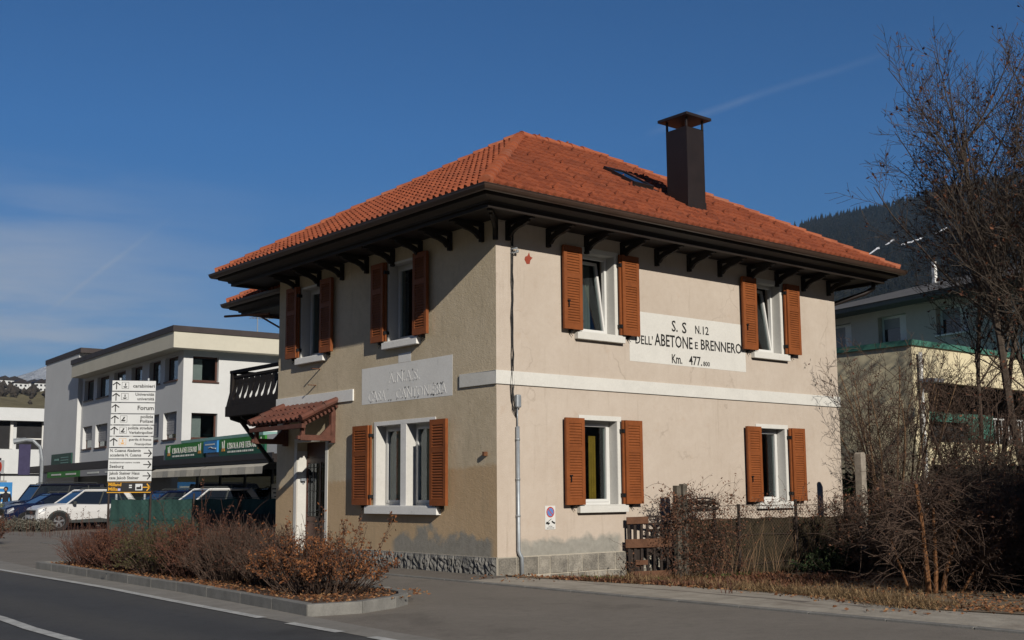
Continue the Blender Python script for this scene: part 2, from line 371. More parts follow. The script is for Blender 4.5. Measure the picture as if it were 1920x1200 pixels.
# ------------------------------------------------------------------ ground, road, kerbs
def asphalt(name, c1, c2, tracks=False, agg=0.5, cracks=0.0):
    m, b = newmat(name); p = posn(); xyz = sepz(p)
    f = smath('ADD', smath('MULTIPLY', noise_(p, 0.7, 5), 0.6), smath('MULTIPLY', noise_(p, 60, 3, 0.8), 0.4))
    base = ramp(f, [(0.36, c1), (0.64, c2)])
    sp = noise_(p, 150, 2, 0.9)
    base = mixcol(smath('MULTIPLY', smath('SUBTRACT', sp, 0.54), 5*agg, clamp=True), base, tuple(min(1, c*2.3) for c in c2))
    base = mixcol(smath('MULTIPLY', smath('SUBTRACT', 0.44, noise_(p, 95, 2, 0.9)), 6*agg, clamp=True), base, tuple(c*0.45 for c in c1))
    if tracks:
        w = smath('SINE', smath('ADD', smath('MULTIPLY', xyz[0], 4.1), 1.0))
        base = mixcol(smath('MULTIPLY', smath('ADD', w, 0.6), 0.33, clamp=True), base, (0.105, 0.100, 0.092))
    base = mixcol(smath('MULTIPLY', smath('SUBTRACT', noise_(p, 5.5, 7, 0.8), 0.47), 2.2, clamp=True), base, tuple(c*0.80 for c in c1))
    base = mixcol(smath('MULTIPLY', smath('SUBTRACT', noise_(p, 34, 3, 0.8), 0.57), 4, clamp=True), base, tuple(min(1, c*1.5) for c in c2))
    # patches and tar stains
    base = mixcol(smath('MULTIPLY', smath('SUBTRACT', noise_(p, 0.55, 6, 0.65, 0.5), 0.58), 5, clamp=True), base, tuple(c*0.66 for c in c1))
    if cracks:
        wv = N('ShaderNodeTexVoronoi', feature='DISTANCE_TO_EDGE'); wv.inputs['Scale'].default_value = 0.55
        pw = N('ShaderNodeTexNoise'); pw.inputs['Scale'].default_value = 1.8; pw.inputs['Detail'].default_value = 6; Lk(p, pw.inputs['Vector'])
        q = vmath('SCALE', pw.outputs['Color'], (0, 0, 0)); q.inputs['Scale'].default_value = 0.9
        Lk(vmath('ADD', p, q.outputs[0]).outputs[0], wv.inputs['Vector'])
        ck = smath('SUBTRACT', 1.0, smath('MULTIPLY', wv.outputs['Distance'], 60), clamp=True)
        base = mixcol(smath('MULTIPLY', ck, cracks), base, (0.025, 0.024, 0.022))
    Lk(base, b.inputs['Base Color']); b.inputs['Roughness'].default_value = 0.85; b.inputs['Specular IOR Level'].default_value = 0.2
    setbump(b, smath('ADD', sp, noise_(p, 40, 3)), 0.35, 0.01)
    return m
M['asphalt_lane'] = asphalt('worn_side_lane_asphalt', (0.185, 0.165, 0.142), (0.235, 0.212, 0.183), agg=0.6, cracks=0.1)
M['asphalt_road'] = asphalt('road_asphalt', (0.062, 0.063, 0.066), (0.082, 0.083, 0.086), tracks=True, agg=0.3)
M['asphalt_walk'] = asphalt('pavement_asphalt', (0.16, 0.142, 0.122), (0.205, 0.182, 0.157), agg=0.5, cracks=0.2)
M['paint'] = mat('worn_road_paint', (0.46, 0.46, 0.44), 0.8, 0.3, 4, bump=0.2, bscale=80)
M['gutter_strip'] = mat('pale_road_edge_concrete', (0.25, 0.235, 0.21), 0.9, 0.18, 2.5, bump=0.25, bscale=60)
M['kerb'] = mat('granite_kerb', (0.215, 0.21, 0.195), 0.85, 0.22, 5, bump=0.3, bscale=70)
def dirty_concrete():
    m, b = newmat('dirty_concrete_apron'); p = posn()
    base = ramp(noise_(p, 3, 5), [(0.35, (0.31, 0.275, 0.225)), (0.65, (0.42, 0.38, 0.315))])
    d = smath('MULTIPLY', smath('SUBTRACT', noise_(p, 0.9, 7, 0.7, 0.6), 0.52), 3.5, clamp=True)
    base = mixcol(d, base, ramp(noise_(p, 20, 4), [(0.35, (0.085, 0.06, 0.045)), (0.65, (0.17, 0.13, 0.095))]))
    Lk(base, b.inputs['Base Color']); b.inputs['Roughness'].default_value = 0.95; setbump(b, noise_(p, 30, 5), 0.5, 0.02); return m
M['concrete_dirty'] = dirty_concrete()
M['soil'] = mat('bark_and_soil', (0.10, 0.065, 0.045), 0.98, 0.5, 9, bump=0.9, bscale=25)
M['yard_soil'] = mat('dry_bare_soil', (0.19, 0.145, 0.10), 0.98, 0.35, 5, bump=0.8, bscale=22)
M['fields'] = mat('winter_fields', (0.16, 0.14, 0.085), 0.95, 0.3, 0.02)
def grid_sheet(xs, ys, hf):
    mb = MB(); nx = len(xs)
    mb.v = [(x, y, hf(x, y)) for y in ys for x in xs]
    mb.f = [(r*nx+i, r*nx+i+1, r*nx+nx+i+1, r*nx+nx+i) for r in range(len(ys)-1) for i in range(nx-1)]; mb.mi = [0]*len(mb.f)
    return mb
xs = [-6000, -1500, -400, -120, -60, -30]+[-20+k for k in range(0, 41)]+[30, 60, 120, 400, 1500, 6000]
ys = [-6000, -1500, -400, -120, -60, -30]+[-20+k for k in range(0, 41)]+[30, 60, 120, 400, 1500, 6000]
struct(grid_sheet(xs, ys, lambda x, y: gz(x, y)).build('ground', M['asphalt_lane'], smooth=True))
# fields far out so the ground does not read as asphalt to the horizon
f = MB(); 
for (x0, x1, y0, y1) in ((24, 5900, -5900, 5900), (-16, 24, 110, 5900), (-5900, -16, -5900, 5900)):
    f.poly([(x0, y0, -0.2 if x0 == 24 else 0.004), (x1, y0, -0.2 if x0 == 24 else 0.004), (x1, y1, 0.004), (x0, y1, 0.004)])
struct(f.build('fields', M['fields']))
def strip(x0, x1, y0, y1, dz, n=60):
    return sheet([(y0+(y1-y0)*k/n, x0, x1) for k in range(n+1)], dz, 2)
struct(strip(-13.6, -5.72, -60, 108, 0.004).build('road', M['asphalt_road']))
# pale strip between carriageway and kerb, narrowing along the planted bed
st = sheet([(-30, -6.6, -5.95), (-5.2, -5.98, -5.56), (-3.3, -5.92, -5.45), (1.0, -5.72, -5.17), (7.7, -5.6, -4.99), (11, -5.55, -4.7), (60, -5.5, -4.6), (108, -5.5, -4.6)], 0.008, 2)
struct(st.build('road_edge_strip', M['gutter_strip']))
ln = MB()
def ribbon(mb, pts, w, z):
    for (x0, y0), (x1, y1) in zip(pts, pts[1:]):
        mb.poly([(x0-w, y0, z), (x0+w, y0, z), (x1+w, y1, z), (x1-w, y1, z)])
ribbon(ln, [(-5.93, -3.06), (-5.80, 0), (-5.67, 2.42), (-5.6, 8.2), (-5.56, 30), (-5.56, 108)], 0.065, 0.012)
for y0, y1 in ((-4.85, -3.75), (-6.5, -5.4), (-8.1, -7.0), (-9.8, -8.7)): ribbon(ln, [(-5.98, y0), (-5.96, y1)], 0.065, 0.012)
ribbon(ln, [(-8.29, -30), (-8.24, -2.3), (-8.16, -0.96), (-8.0, 30), (-7.9, 108)], 0.07, 0.012)
struct(ln.build('road_markings', M['paint']))
far = MB(); far.box(-15.8, -13.6, -60, 108, -0.3, 0.12); struct(far.build('far_pavement', M['asphalt_walk']))
struct(sheet([(y, -1.0, 0.0) for y in [-14+k*0.5 for k in range(0, 46)]], 0.02, 4).build('house_pavement', M['asphalt_walk']))
# flush stone edging between lane and pavement
kb = MB(); y = -14.0
while y < 20:
    kb.box(-1.10, -1.005, y, y+0.99, -0.1, 0.024); y += 1.0
struct(kb.build('flush_kerb', M['kerb'], bevel=0.006))
# concrete apron in front of the garden and the strip of soil along the fence
struct(sheet([(-9.5, -1.0, 1.6), (-8.2, -1.0, 1.0), (-7.3, -1.0, .9), (-6.6, -1.0, 1.5), (-5.6, -1.0, 2.1), (-4.5, -1.0, 2.35), (-3.4, -1.0, 2.25), (-2.5, -1.0, 1.95), (-1.9, -1.0, 1.15), (-1.3, -1.0, .55), (-0.8, -1.0, 0.2), (-0.5, -1.0, 0.0)], 0.024, 8).build('concrete_apron', M['concrete_dirty']))
ys_ = [(-12, 3.0, 14), (-9.5, 2.0, 14), (-8.4, .9, 14), (-7.4, .15, 14), (-6.6, .9, 14), (-5.6, 1.6, 14), (-4.5, 2.0, 14), (-3.4, 1.95, 14), (-2.5, 1.6, 14), (-1.9, .85, 14), (-1.2, .3, 14), (-0.6, -.1, 14), (-0.3, .1, 14), (-0.02, .15, 14)]
struct(sheet(ys_, 0.034, 10).build('garden_soil', M['yard_soil']))
struct(sheet([(y, 10.0, 24) for y in (0.0, 4, 10, 20)], 0.034, 6).build('side_yard', M['yard_soil']))
# planted bed with granite kerb
bed = [(-5.0, 7.9), (-5.17, 1.03), (-5.30, -1.26), (-5.47, -3.27), (-4.78, -3.38), (-4.15, -3.13), (-3.78, -2.86), (-3.52, -2.45), (-3.40, -1.9), (-3.34, -1.0), (-3.3, 3.0), (-3.3, 7.9)]
def inset(poly, d):
    n = len(poly); out_ = []
    for i in range(n):
        p0, p1, p2 = Vector(poly[i-1]), Vector(poly[i]), Vector(poly[(i+1) % n])
        e1 = (p1-p0).normalized(); e2 = (p2-p1).normalized()
        n1 = Vector((-e1.y, e1.x)); n2 = Vector((-e2.y, e2.x)); k = (n1+n2); k = k/(k.dot(n1))
        out_.append(p1+k*d)
    return out_
inn = inset(bed, 0.12); kb = MB(); random.seed(3)
for i in range(len(bed)):
    a, b = Vector(bed[i]), Vector(bed[(i+1) % len(bed)]); c, d = inn[i], inn[(i+1) % len(bed)]
    L = (b-a).length; n = max(1, round(L/0.98)); g = 0.004/L
    for k in range(n):
        t0, t1 = k/n+g, (k+1)/n-g
        q = [a.lerp(b, t0), a.lerp(b, t1), c.lerp(d, t1), c.lerp(d, t0)]
        kb.prism([(v.x, v.y, -0.1) for v in q], (0, 0, 0.24+random.uniform(-.004, .004)))
struct(kb.build('bed_kerb', M['kerb'], bevel=0.008, fixn=True))
so = MB(); so.prism([(v.x, v.y, -0.05) for v in inn], (0, 0, 0.155)); struct(so.build('bed_soil', M['soil'], fixn=True))

# ------------------------------------------------------------------ the house
HW, HL = 9.935, 7.716
house = thing('roadside_house', 'two-storey cream rendered house with hipped terracotta roof and brown shutters', 'house', (0, 0, 0))
X, Y, Z = Vector((1, 0, 0)), Vector((0, 1, 0)), Vector((0, 0, 1))
# openings: (u0,u1,z0,z1)
F_open = [(2.01, 2.87, 1.16, 2.69), (7.05, 7.91, 1.16, 2.69), (2.01, 2.87, 4.29, 5.80), (7.05, 7.91, 4.29, 5.80)]
S_open = [(1.83, 2.68, 1.16, 2.69), (2.87, 3.70, 1.16, 2.69), (2.36, 3.30, 4.29, 5.80), (5.76, 6.70, 4.29, 5.80), (5.62, 6.80, -0.1, 2.48)]
TH = 0.38
w = MB(); w.wall((0, 0, 0), X, HW, -0.5, 6.12, F_open, TH, -Y); w.build('wall', M['plaster_front'], house)
w = MB(); w.wall((0, HL, 0), -Y, HL, -0.5, 6.12, [(HL-b, HL-a, c, d) for a, b, c, d in S_open], TH, -X)
sw = w.build('wall', M['plaster_side'], house); sw['label'] = 'stained road-side wall with a browner repainted lower half'
w = MB(); w.wall((HW, 0, 0), Y, HL, -0.5, 6.12, [], TH, X); w.wall((HW, HL, 0), -X, HW, -0.5, 6.12, [], TH, Y); w.build('wall', M['plaster_front'], house)
fl = MB(); fl.box(0.39, HW-0.39, 0.39, HL-0.39, 0.0, 0.1); fl.box(0.39, HW-0.39, 0.39, HL-0.39, 3.2, 3.4); fl.box(0.39, HW-0.39, 0.39, HL-0.39, 5.98, 6.1)
fl.box(4.7, 4.8, 0.4, HL-.4, .1, 5.98); fl.box(0.4, HW-.4, 4.45, 4.55, .1, 5.98)
fl.build('floor', M['dark_int'], house)
# plinth of granite blocks
random.seed(5); pl = MB()
def blocks(O, a, nrm, L, z0f, z1, wmin, wmax, dep, rough):
    u = 0.0; O, a, nrm = Vector(O), Vector(a), Vector(nrm)
    while u < L-0.02:
        wd = min(random.uniform(wmin, wmax), L-u)
        if L-u-wd < 0.15: wd = L-u
        d = dep+random.uniform(0, 0.012); z0 = z0f(u+wd/2)
        p = O+a*(u+0.007)+Z*(z0+0.007)
        if not rough: pl.cur = random.randrange(3); pl.obox(p+a*.004, a*(wd-0.022), nrm*d, Z*(z1-z0-0.02)); pl.cur = 0
        else:
            n = 7; vs = []
            for j in range(n+1):
                for i in range(n+1):
                    e = min(i, n-i, j, n-j)
                    vs.append(p+a*((wd-0.014)*i/n)+Z*((z1-z0-0.014)*j/n)+nrm*(d+(0.02+random.uniform(-.02, .03) if e else 0)))
            pl.add(vs, [(j*(n+1)+i, j*(n+1)+i+1, (j+1)*(n+1)+i+1, (j+1)*(n+1)+i) for j in range(n) for i in range(n)])
            pl.obox(p, a*(wd-0.014), nrm*(d-0.002), Z*(z1-z0-0.014))
        u += wd
blocks((0, 0, 0), X, -Y, HW, lambda u: 0.0, 0.315, 0.26, 0.5, 0.022, False)
blocks((0, 0, 0), X, -Y, HW, lambda u: -0.5, 0.0, 0.34, 0.6, 0.03, False)
pl.build('plinth', [M['stone_front'], M['stone_front_pale'], M['stone_front_dark']], house, bevel=0.006)
pl = MB(); blocks((0, 0.0, 0), Y, -X, 5.55, lambda u: -0.04, 0.315, 0.2, 0.34, 0.02, True)
o = pl.build('plinth', M['stone_side'], house, fixn=True); o['label'] = 'rough split granite plinth under the stained wall'
pl = MB(); blocks((0, 6.86, 0), Y, -X, HL-6.86, lambda u: -0.04, 0.315, 0.2, 0.34, 0.02, True)
o = pl.build('plinth', M['stone_side'], house, fixn=True); o['label'] = 'rough split granite plinth under the stained wall'
mo = MB(); mo.box(0, HW, -0.016, 0, -0.5, 0.318); mo.box(-0.014, 0, 0, 5.56, -0.5, 0.318); mo.box(-0.014, 0, 6.86, HL, -.5, .318); mo.build('mortar_joint', M['mortar'], house)
# white string course, broken on the road side
bd = MB(); bd.box(-0.03, HW+0.03, -0.03, 0.0, 3.24, 3.475); bd.box(-0.03, 0, 0.0, 1.01, 3.24, 3.475); bd.build('band', M['white'], house, bevel=0.004)
bd = MB(); bd.box(-0.03, 0, 4.55, HL+0.03, 3.24, 3.475); bd.build('band', M['white_old'], house, bevel=0.004)
# painted panels with lettering
pn = MB(); pn.prism([(3.25, -0.003, 3.85), (6.69, -0.003, 3.84), (6.69, -0.003, 4.83), (3.25, -0.003, 4.82)], (0, 0.002, 0))
pnl = pn.build('painted_panel', M['white'], house)
for row in ((('S.', 4.44, 4.515, .225, .17), ('S', 4.74, 4.505, .225, .13), ('N.', 5.13, 4.525, .17, .17), ('12', 5.36, 4.525, .17, .18)),
            (("DELL'", 3.41, 4.195, .175, .48), ('ABETONE', 3.94, 4.20, .245, 1.10), ('E', 5.11, 4.215, .145, .09), ('BRENNERO', 5.29, 4.215, .215, 1.27)),
            (('Km.', 4.42, 3.885, .185, .30), ('477.', 4.92, 3.885, .185, .39), ('800', 5.345, 3.885, .095, .20))):
    tx = MB()
    for s, x, z, h, wd in row: text_mb(tx, s, (x, -0.0035, z), X, Z, h, wd, 0.003, bold=0.012)
    tx.build('lettering', M['ink'], pnl)
pn = MB(); pn.prism([(-0.003, 1.245, 3.125), (-0.003, 4.25, 3.135), (-0.003, 4.26, 3.85), (-0.003, 1.24, 3.86)], (0.002, 0, 0))
pn.prism([(-0.003, 2.55, 3.86), (-0.003, 2.97, 3.86), (-0.003, 2.97, 4.03), (-0.003, 2.55, 4.04)], (0.002, 0, 0))
pnl = pn.build('painted_panel', M['white_old'], house); pnl['label'] = 'faded whitewashed panel with the raised letters painted over'
for row in ((('A.N.A.S.', 3.32, 3.50, .20, 1.05),), (('CASA', 4.02, 3.18, .20, .62), ('CANTONIERA', 3.05, 3.18, .20, 1.62))):
    tx = MB()
    for s, y, z, h, wd in row: text_mb(tx, s, (-0.003, y, z), -Y, Z, h, wd, 0.0028, bold=0.002)
    tx.build('lettering', M['white_old'], pnl)
sp = MB(); random.seed(9)
for k in range(46):
    row = random.random() < 0.35
    y = random.uniform(2.3, 3.3) if row else random.uniform(1.45, 4.0); z = (3.50 if row else 3.18)+random.choice((0.0, 0.0, 0.0, .19, .2))+random.uniform(-.012, .012)
    r = random.uniform(.006, .016); sp.poly([(-0.0105, y+r*math.cos(a), z+r*1.1*math.sin(a)) for a in (0, -1, -2, -3, -4, -5)])
sp.build('paint_remnant', M['ink'], pnl)
rs = MB(); c = (0.74, 5.50)
rs.prism([(c[0]+dx, -0.004, c[1]+dz) for dx, dz in ((-.09, -.02), (-.04, -.10), (.03, -.09), (.05, -.02), (.10, .03), (.04, .05), (.02, .12), (-.02, .05), (-.07, .03))], (0, 0.003, 0))
rs.build('plaster_chip', M['redstain'], house)

# ---- windows
def frame_for(O, a, nrm):
    O, a, nrm = Vector(O), Vector(a), Vector(nrm)
    return lambda u, z, t: O+a*u+Z*z+nrm*t    # t>0 outwards
FR = frame_for((0, 0, 0), X, -Y); SD = frame_for((0, 0, 0), Y, -X)
def wbox(mb, T, u0, u1, z0, z1, t0, t1):
    o = T(u0, z0, t0); mb.obox(o, T(u1, z0, t0)-o, T(u0, z0, t1)-o, T(u0, z1, t0)-o)
def window(T, u0, u1, z0, z1, surround, tilt=0.0, curtain=None, pane='glass', surr_top=True, sides=(1, 1), old=False, sill=True):
    PM = M['white_old'] if old else M['white']
    s = MB(); e = surround
    if sides[0]: wbox(s, T, u0-e, u0, z0, z1, 0.0, 0.012)
    if sides[1]: wbox(s, T, u1, u1+e, z0, z1, 0.0, 0.012)
    if surr_top: wbox(s, T, u0-e, u1+e, z1, z1+e*0.8, 0.0, 0.012)
    win = s.build('window', PM, house, bevel=0.003)
    r = MB(); D = 0.20; g = 0.003                                   # plaster reveals
    wbox(r, T, u0, u0+g, z0, z1, -D, 0.0); wbox(r, T, u1-g, u1, z0, z1, -D, 0); wbox(r, T, u0+g, u1-g, z1-g, z1, -D, 0); wbox(r, T, u0+g, u1-g, z0, z0+g, -D, 0)
    r.build('reveal', M['reveal'], win)
    fr = MB(); fw = 0.065                                            # fixed frame
    wbox(fr, T, u0+g, u0+fw, z0+g, z1-g, -D-.06, -D); wbox(fr, T, u1-fw, u1-g, z0+g, z1-g, -D-.06, -D); wbox(fr, T, u0+fw, u1-fw, z1-fw, z1-g, -D-.06, -D); wbox(fr, T, u0+fw, u1-fw, z0+g, z0+fw, -D-.06, -D)
    fr.build('frame', M['white_pvc'], win, bevel=0.004)
    su, sv, sz0, sz1 = u0+fw-.012, u1-fw+.012, z0+fw-.012, z1-fw+.012
    ct, sn = math.cos(tilt), math.sin(tilt)
    def TT(u, z, t):                                                 # sash tilted inwards about its lower edge
        h = z-sz0; q = t+D+0.02
        return T(u, sz0+h*ct+q*sn, -D-0.02-h*sn+q*ct)
    sh = MB(); w_ = 0.05; t0 = -D-0.055; t1 = -D+0.012
    wbox(sh, TT, su, su+w_, sz0, sz1, t0, t1); wbox(sh, TT, sv-w_, sv, sz0, sz1, t0, t1); wbox(sh, TT, su+w_, sv-w_, sz1-w_, sz1, t0, t1); wbox(sh, TT, su+w_, sv-w_, sz0, sz0+w_, t0, t1)
    sh.build('sash', M['white_pvc'], win, bevel=0.004)
    p = MB(); wbox(p, TT, su+w_-.004, sv-w_+.004, sz0+w_-.004, sz1-w_+.004, -D-0.03, -D-0.022); p.build('pane', M[pane], win)
    if curtain:
        cb = MB(); a0, a1, c0, c1, dep, mt, folds = curtain; n = folds*8
        if folds == 0: wbox(cb, T, a0, a1, c0, c1, -D-dep-.01, -D-dep)
        else:
            o = [T(a0+(a1-a0)*i/n, 0, -D-dep+0.03*math.sin(2*math.pi*i/8)) for i in range(n+1)]
            for i in range(n): cb.poly([o[i]+Z*c0, o[i+1]+Z*c0, o[i+1]+Z*c1, o[i]+Z*c1])
        cb.build('curtain', M[mt], win)
    if not sill: return win
    sl = MB(); wbox(sl, T, u0-e-.07, u1+e+.07, z0-.135, z0-.012, -0.02, 0.10); wbox(sl, T, u0-e-.02, u1+e+.02, z0-.012, z0+.006, -0.02, 0.085)
    sl.build('sill', PM, win, bevel=0.006)
    return win
window(FR, 2.01, 2.87, 1.16, 2.69, 0.11, curtain=(2.42, 2.60, 1.2, 2.42, 0.10, 'curtain', 3))
window(FR, 7.05, 7.91, 1.16, 2.69, 0.11, curtain=(7.2, 7.42, 1.2, 2.5, 0.10, 'net', 4))
window(FR, 2.01, 2.87, 4.29, 5.80, 0.11, tilt=rad(9), curtain=(2.45, 2.86, 4.3, 5.75, 0.46, 'lining', 6))
window(FR, 7.05, 7.91, 4.29, 5.80, 0.11, tilt=rad(9), curtain=(7.5, 7.90, 4.3, 5.75, 0.46, 'lining', 6))
window(SD, 2.87, 3.70, 1.16, 2.69, 0.085, curtain=(2.9, 3.69, 1.2, 2.67, 0.16, 'lining', 0), sides=(0, 1), surr_top=False, old=True, sill=False)
window(SD, 1.83, 2.68, 1.16, 2.69, 0.085, curtain=(2.05, 2.67, 1.2, 2.67, 0.16, 'lining', 0), sides=(1, 0), surr_top=False, old=True, sill=False)
s = MB(); s.box(-0.012, 0, 1.745, 3.785, 2.69, 2.77); s.box(-0.012, 0, 2.68, 2.87, 1.16, 2.69); ws = s.build('window_surround', M['white_old'], house, bevel=.003)
sl = MB(); wbox(sl, SD, 1.60, 3.98, 1.005, 1.148, -0.02, 0.10); wbox(sl, SD, 1.66, 3.92, 1.148, 1.166, -0.02, 0.085); sl.build('sill', M['white_old'], ws, bevel=.006)
window(SD, 2.36, 3.30, 4.29, 5.80, 0.05, old=True)
window(SD, 5.76, 6.70, 4.29, 5.80, 0.05, old=True)

# ---- louvred shutters, folded back in two leaves
def shutter(T, u0, u1, z0, z1, hinge_side, latch):
    sb = MB(); d0 = 0.055; th = 0.034; st = 0.075; md = z0+(z1-z0)*0.64
    for layer in (0, 1):
        t0 = d0+layer*(th+0.006); t1 = t0+th
        sh = 0.0 if layer == 1 else 0.028*hinge_side; a, b = u0+sh, u1+sh
        if layer == 1: a += 0.012; b += 0.012
        wbox(sb, T, a, a+st, z0, z1, t0, t1); wbox(sb, T, b-st, b, z0, z1, t0, t1)
        wbox(sb, T, a+st, b-st, z0, z0+0.11, t0, t1); wbox(sb, T, a+st, b-st, z1-0.10, z1, t0, t1); wbox(sb, T, a+st, b-st, md-.045, md+.045, t0, t1)
        if layer == 0:
            wbox(sb, T, a+st, b-st, z0+.11, z1-.1, t0+.008, t0+.012); continue
        for lo, hi in ((z0+0.11, md-.045), (md+.045, z1-0.10)):
            n = max(1, int((hi-lo)/0.048)); hh = (hi-lo)/n
            for k in range(n):
                zz = lo+k*hh
                p = [T(a+st, zz+.002, t1-.003), T(a+st, zz+hh*1.12, t0+.006), T(a+st, zz+hh*1.12+.009, t0+.008), T(a+st, zz+.012, t1-.001)]
                sb.prism(p, T(b-st, 0, 0)-T(a+st, 0, 0))
    sh_ = sb.build('shutter', M['orange_wood'], house)
    hb = MB(); edge = u0 if hinge_side < 0 else u1                    # iron hinges on the window side, latch and stay
    for z in (z0+0.16, z1-0.2):
        wbox(hb, T, edge-.035 if hinge_side < 0 else edge-.01, edge+.01 if hinge_side < 0 else edge+.035, z-.03, z+.035, 0.0, d0+.06)
    mid = (u0+u1)/2; wbox(hb, T, mid-.012, mid+.012, z0-.055, z0-.005, 0.0, d0+.03); wbox(hb, T, mid-.05, mid+.05, z0-.02, z0-.004, d0-.02, d0+.02)
    hb.tube([T(mid, z0-.05, 0.03), T(mid+.05, z0-.11, 0.05)], .006, 5)
    if latch: wbox(hb, T, latch-.03, latch+.03, z0+.50, z0+.525, d0+.08, d0+.10); wbox(hb, T, latch-.006, latch+.012, z0+.40, z0+.50, d0+.08, d0+.095)
    hb.build('iron_fitting', M['black_iron'], sh_)
    return sh_
for z0, z1 in ((1.17, 2.71), (4.31, 5.84)):
    for u in (2.44, 7.48):
        shutter(FR, u-0.97, u-0.52, z0, z1, 1, u-0.86)
        shutter(FR, u+0.52, u+0.97, z0, z1, -1, None)
shutter(SD, 3.82, 4.38, 1.17, 2.71, -1, None); shutter(SD, 1.28, 1.76, 1.17, 2.71, 1, None)
shutter(SD, 3.33, 3.76, 4.31, 5.86, -1, None); shutter(SD, 1.88, 2.32, 4.31, 5.86, 1, None)
shutter(SD, 6.73, 7.18, 4.31, 5.86, -1, None); shutter(SD, 5.27, 5.73, 4.31, 5.86, 1, None)

# ---- roof
TP = 0.6035
def tile_slope(mb, A, u, v, n, poly, tw=0.175, rh=0.335, guards=True, gstep=5):
    """roman tiles over polygon poly in (u,v) coords; A origin, u along eave, v up slope, n normal"""
    A, u, v, n = Vector(A), Vector(u), Vector(v), Vector(n)
    vmax = max(q[1] for q in poly)
    def ext(h):
        xs_ = []
        for (a0, b0), (a1, b1) in zip(poly, poly[1:]+poly[:1]):
            if (b0-h)*(b1-h) <= 0 and abs(b1-b0) > 1e-9: xs_.append(a0+(a1-a0)*(h-b0)/(b1-b0))
        return (min(xs_), max(xs_)) if len(xs_) > 1 else None
    prof = [(0, 0.004), (0.08, 0.03), (0.22, 0.052), (0.38, 0.052), (0.52, 0.03), (0.6, 0.006), (0.8, 0.0), (1.0, 0.004)]
    r = 0; h = 0.0
    while h < vmax-0.02:
        h1 = min(h+rh, vmax); e0 = ext(min(h+.001, vmax-.001)); e1 = ext(h1-.001)
        if not e0 or not e1: break
        k0 = math.floor(min(e0[0], e1[0])/tw); k1 = math.ceil(max(e0[1], e1[1])/tw)
        for k in range(k0, k1):
            jit = random.uniform(-.004, .004); lo = [];  hi = []; fr = []
            for t, q in prof:
                x = (k+t)*tw
                xa = min(max(x, e0[0]), e0[1]); xb = min(max(x, e1[0]), e1[1])
                lo.append(A+u*xa+v*(h-0.02)+n*(q+0.026+jit)); hi.append(A+u*xb+v*(h1+.005)+n*(q+0.001+jit)); fr.append(A+u*xa+v*(h-0.018)+n*(q*0.75-.012))
            if (lo[0]-lo[-1]).length < 0.02 and (hi[0]-hi[-1]).length < 0.02: continue
            m = len(prof); mb.add(lo+hi+fr, [(i, i+1, m+i+1, m+i) for i in range(m-1)]+[(2*m+i, 2*m+i+1, i+1, i) for i in range(m-1)])
            if guards and r % 2 == 1 and (k+(r//2)*3) % gstep == 0 and e1[0]+.3 < (k+.3)*tw < e1[1]-.3 and r > 0:
                b = A+u*((k+.3)*tw)+v*(h+0.10)+n*0.07
                mb.add([b-u*.04, b+u*.04, b+v*.11, b+n*.075+v*.01], [(0, 1, 3), (1, 2, 3), (2, 0, 3)])
        h = h1; r += 1
def hip_roof(mbt, mbr, mbd, x0, x1, y0, y1, ze, guards=True, gs=5):
    """tiles in mbt, ridge and hip tiles in mbr, deck in mbd"""
    w2 = (y1-y0)/2; zr = ze+w2*TP; sl = math.sqrt(1+TP*TP)
    R0 = Vector((x0+w2, y0+w2, zr)); R1 = Vector((x1-w2, y0+w2, zr))
    cs = [Vector((x0, y0, ze)), Vector((x1, y0, ze)), Vector((x1, y1, ze)), Vector((x0, y1, ze))]
    L = x1-x0; H = w2*sl; c = 1/sl; s_ = TP/sl
    random.seed(11)
    tile_slope(mbt, cs[0], X, Vector((0, c, s_)), Vector((0, -s_, c)), [(0, 0), (L, 0), (L-w2, H), (w2, H)], guards=guards, gstep=gs)
    tile_slope(mbt, cs[2], -X, Vector((0, -c, s_)), Vector((0, s_, c)), [(0, 0), (L, 0), (L-w2, H), (w2, H)], guards=False)
    tile_slope(mbt, cs[3], -Y, Vector((c, 0, s_)), Vector((-s_, 0, c)), [(0, 0), (2*w2, 0), (w2, H)], guards=False)
    tile_slope(mbt, cs[1], Y, Vector((-c, 0, s_)), Vector((s_, 0, c)), [(0, 0), (2*w2, 0), (w2, H)], guards=False)
    d = Vector((0, 0, -0.03)); q = [p+d for p in cs]; r0, r1 = R0+d, R1+d
    mbd.add(q+[r0, r1], [(0, 1, 5, 4), (1, 2, 5), (2, 3, 4, 5), (3, 0, 4), (3, 2, 1, 0)])
    def ridge(P, Q):
        P, Q = Vector(P), Vector(Q); t = (Q-P).normalized(); sd = t.cross(Z).normalized(); up = sd.cross(t); n = int((Q-P).length/0.36); st_ = (Q-P)/n
        for k in range(n):
            a = P+st_*k; b = P+st_*(k+1.06); m = 8; vs = []
            for o_, r_ in ((a, 0.125), (b, 0.105)):
                for i in range(m+1):
                    an = math.pi*(i/m*1.24-0.12); vs.append(o_+sd*(r_*math.cos(an))+up*(r_*0.85*math.sin(an)+0.0+ (0.012 if o_ is a else -0.006)))
            mbr.add(vs, [(i, i+1, m+2+i, m+1+i) for i in range(m)]+[tuple(range(m, -1, -1))])
    for cnr, R in ((cs[0], R0), (cs[3], R0), (cs[1], R1), (cs[2], R1)): ridge(cnr+(R-cnr).normalized()*0.02, R)
    ridge(R0, R1)
    return R0, R1
ez = 6.36; ov = 1.05
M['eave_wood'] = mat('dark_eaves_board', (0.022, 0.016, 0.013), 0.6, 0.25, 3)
t_, r_, d_ = MB(), MB(), MB()
R0, R1 = hip_roof(t_, r_, d_, -ov, HW+ov, -ov, HL+ov, ez)
roof = d_.build('roof', M['soffit'], house)
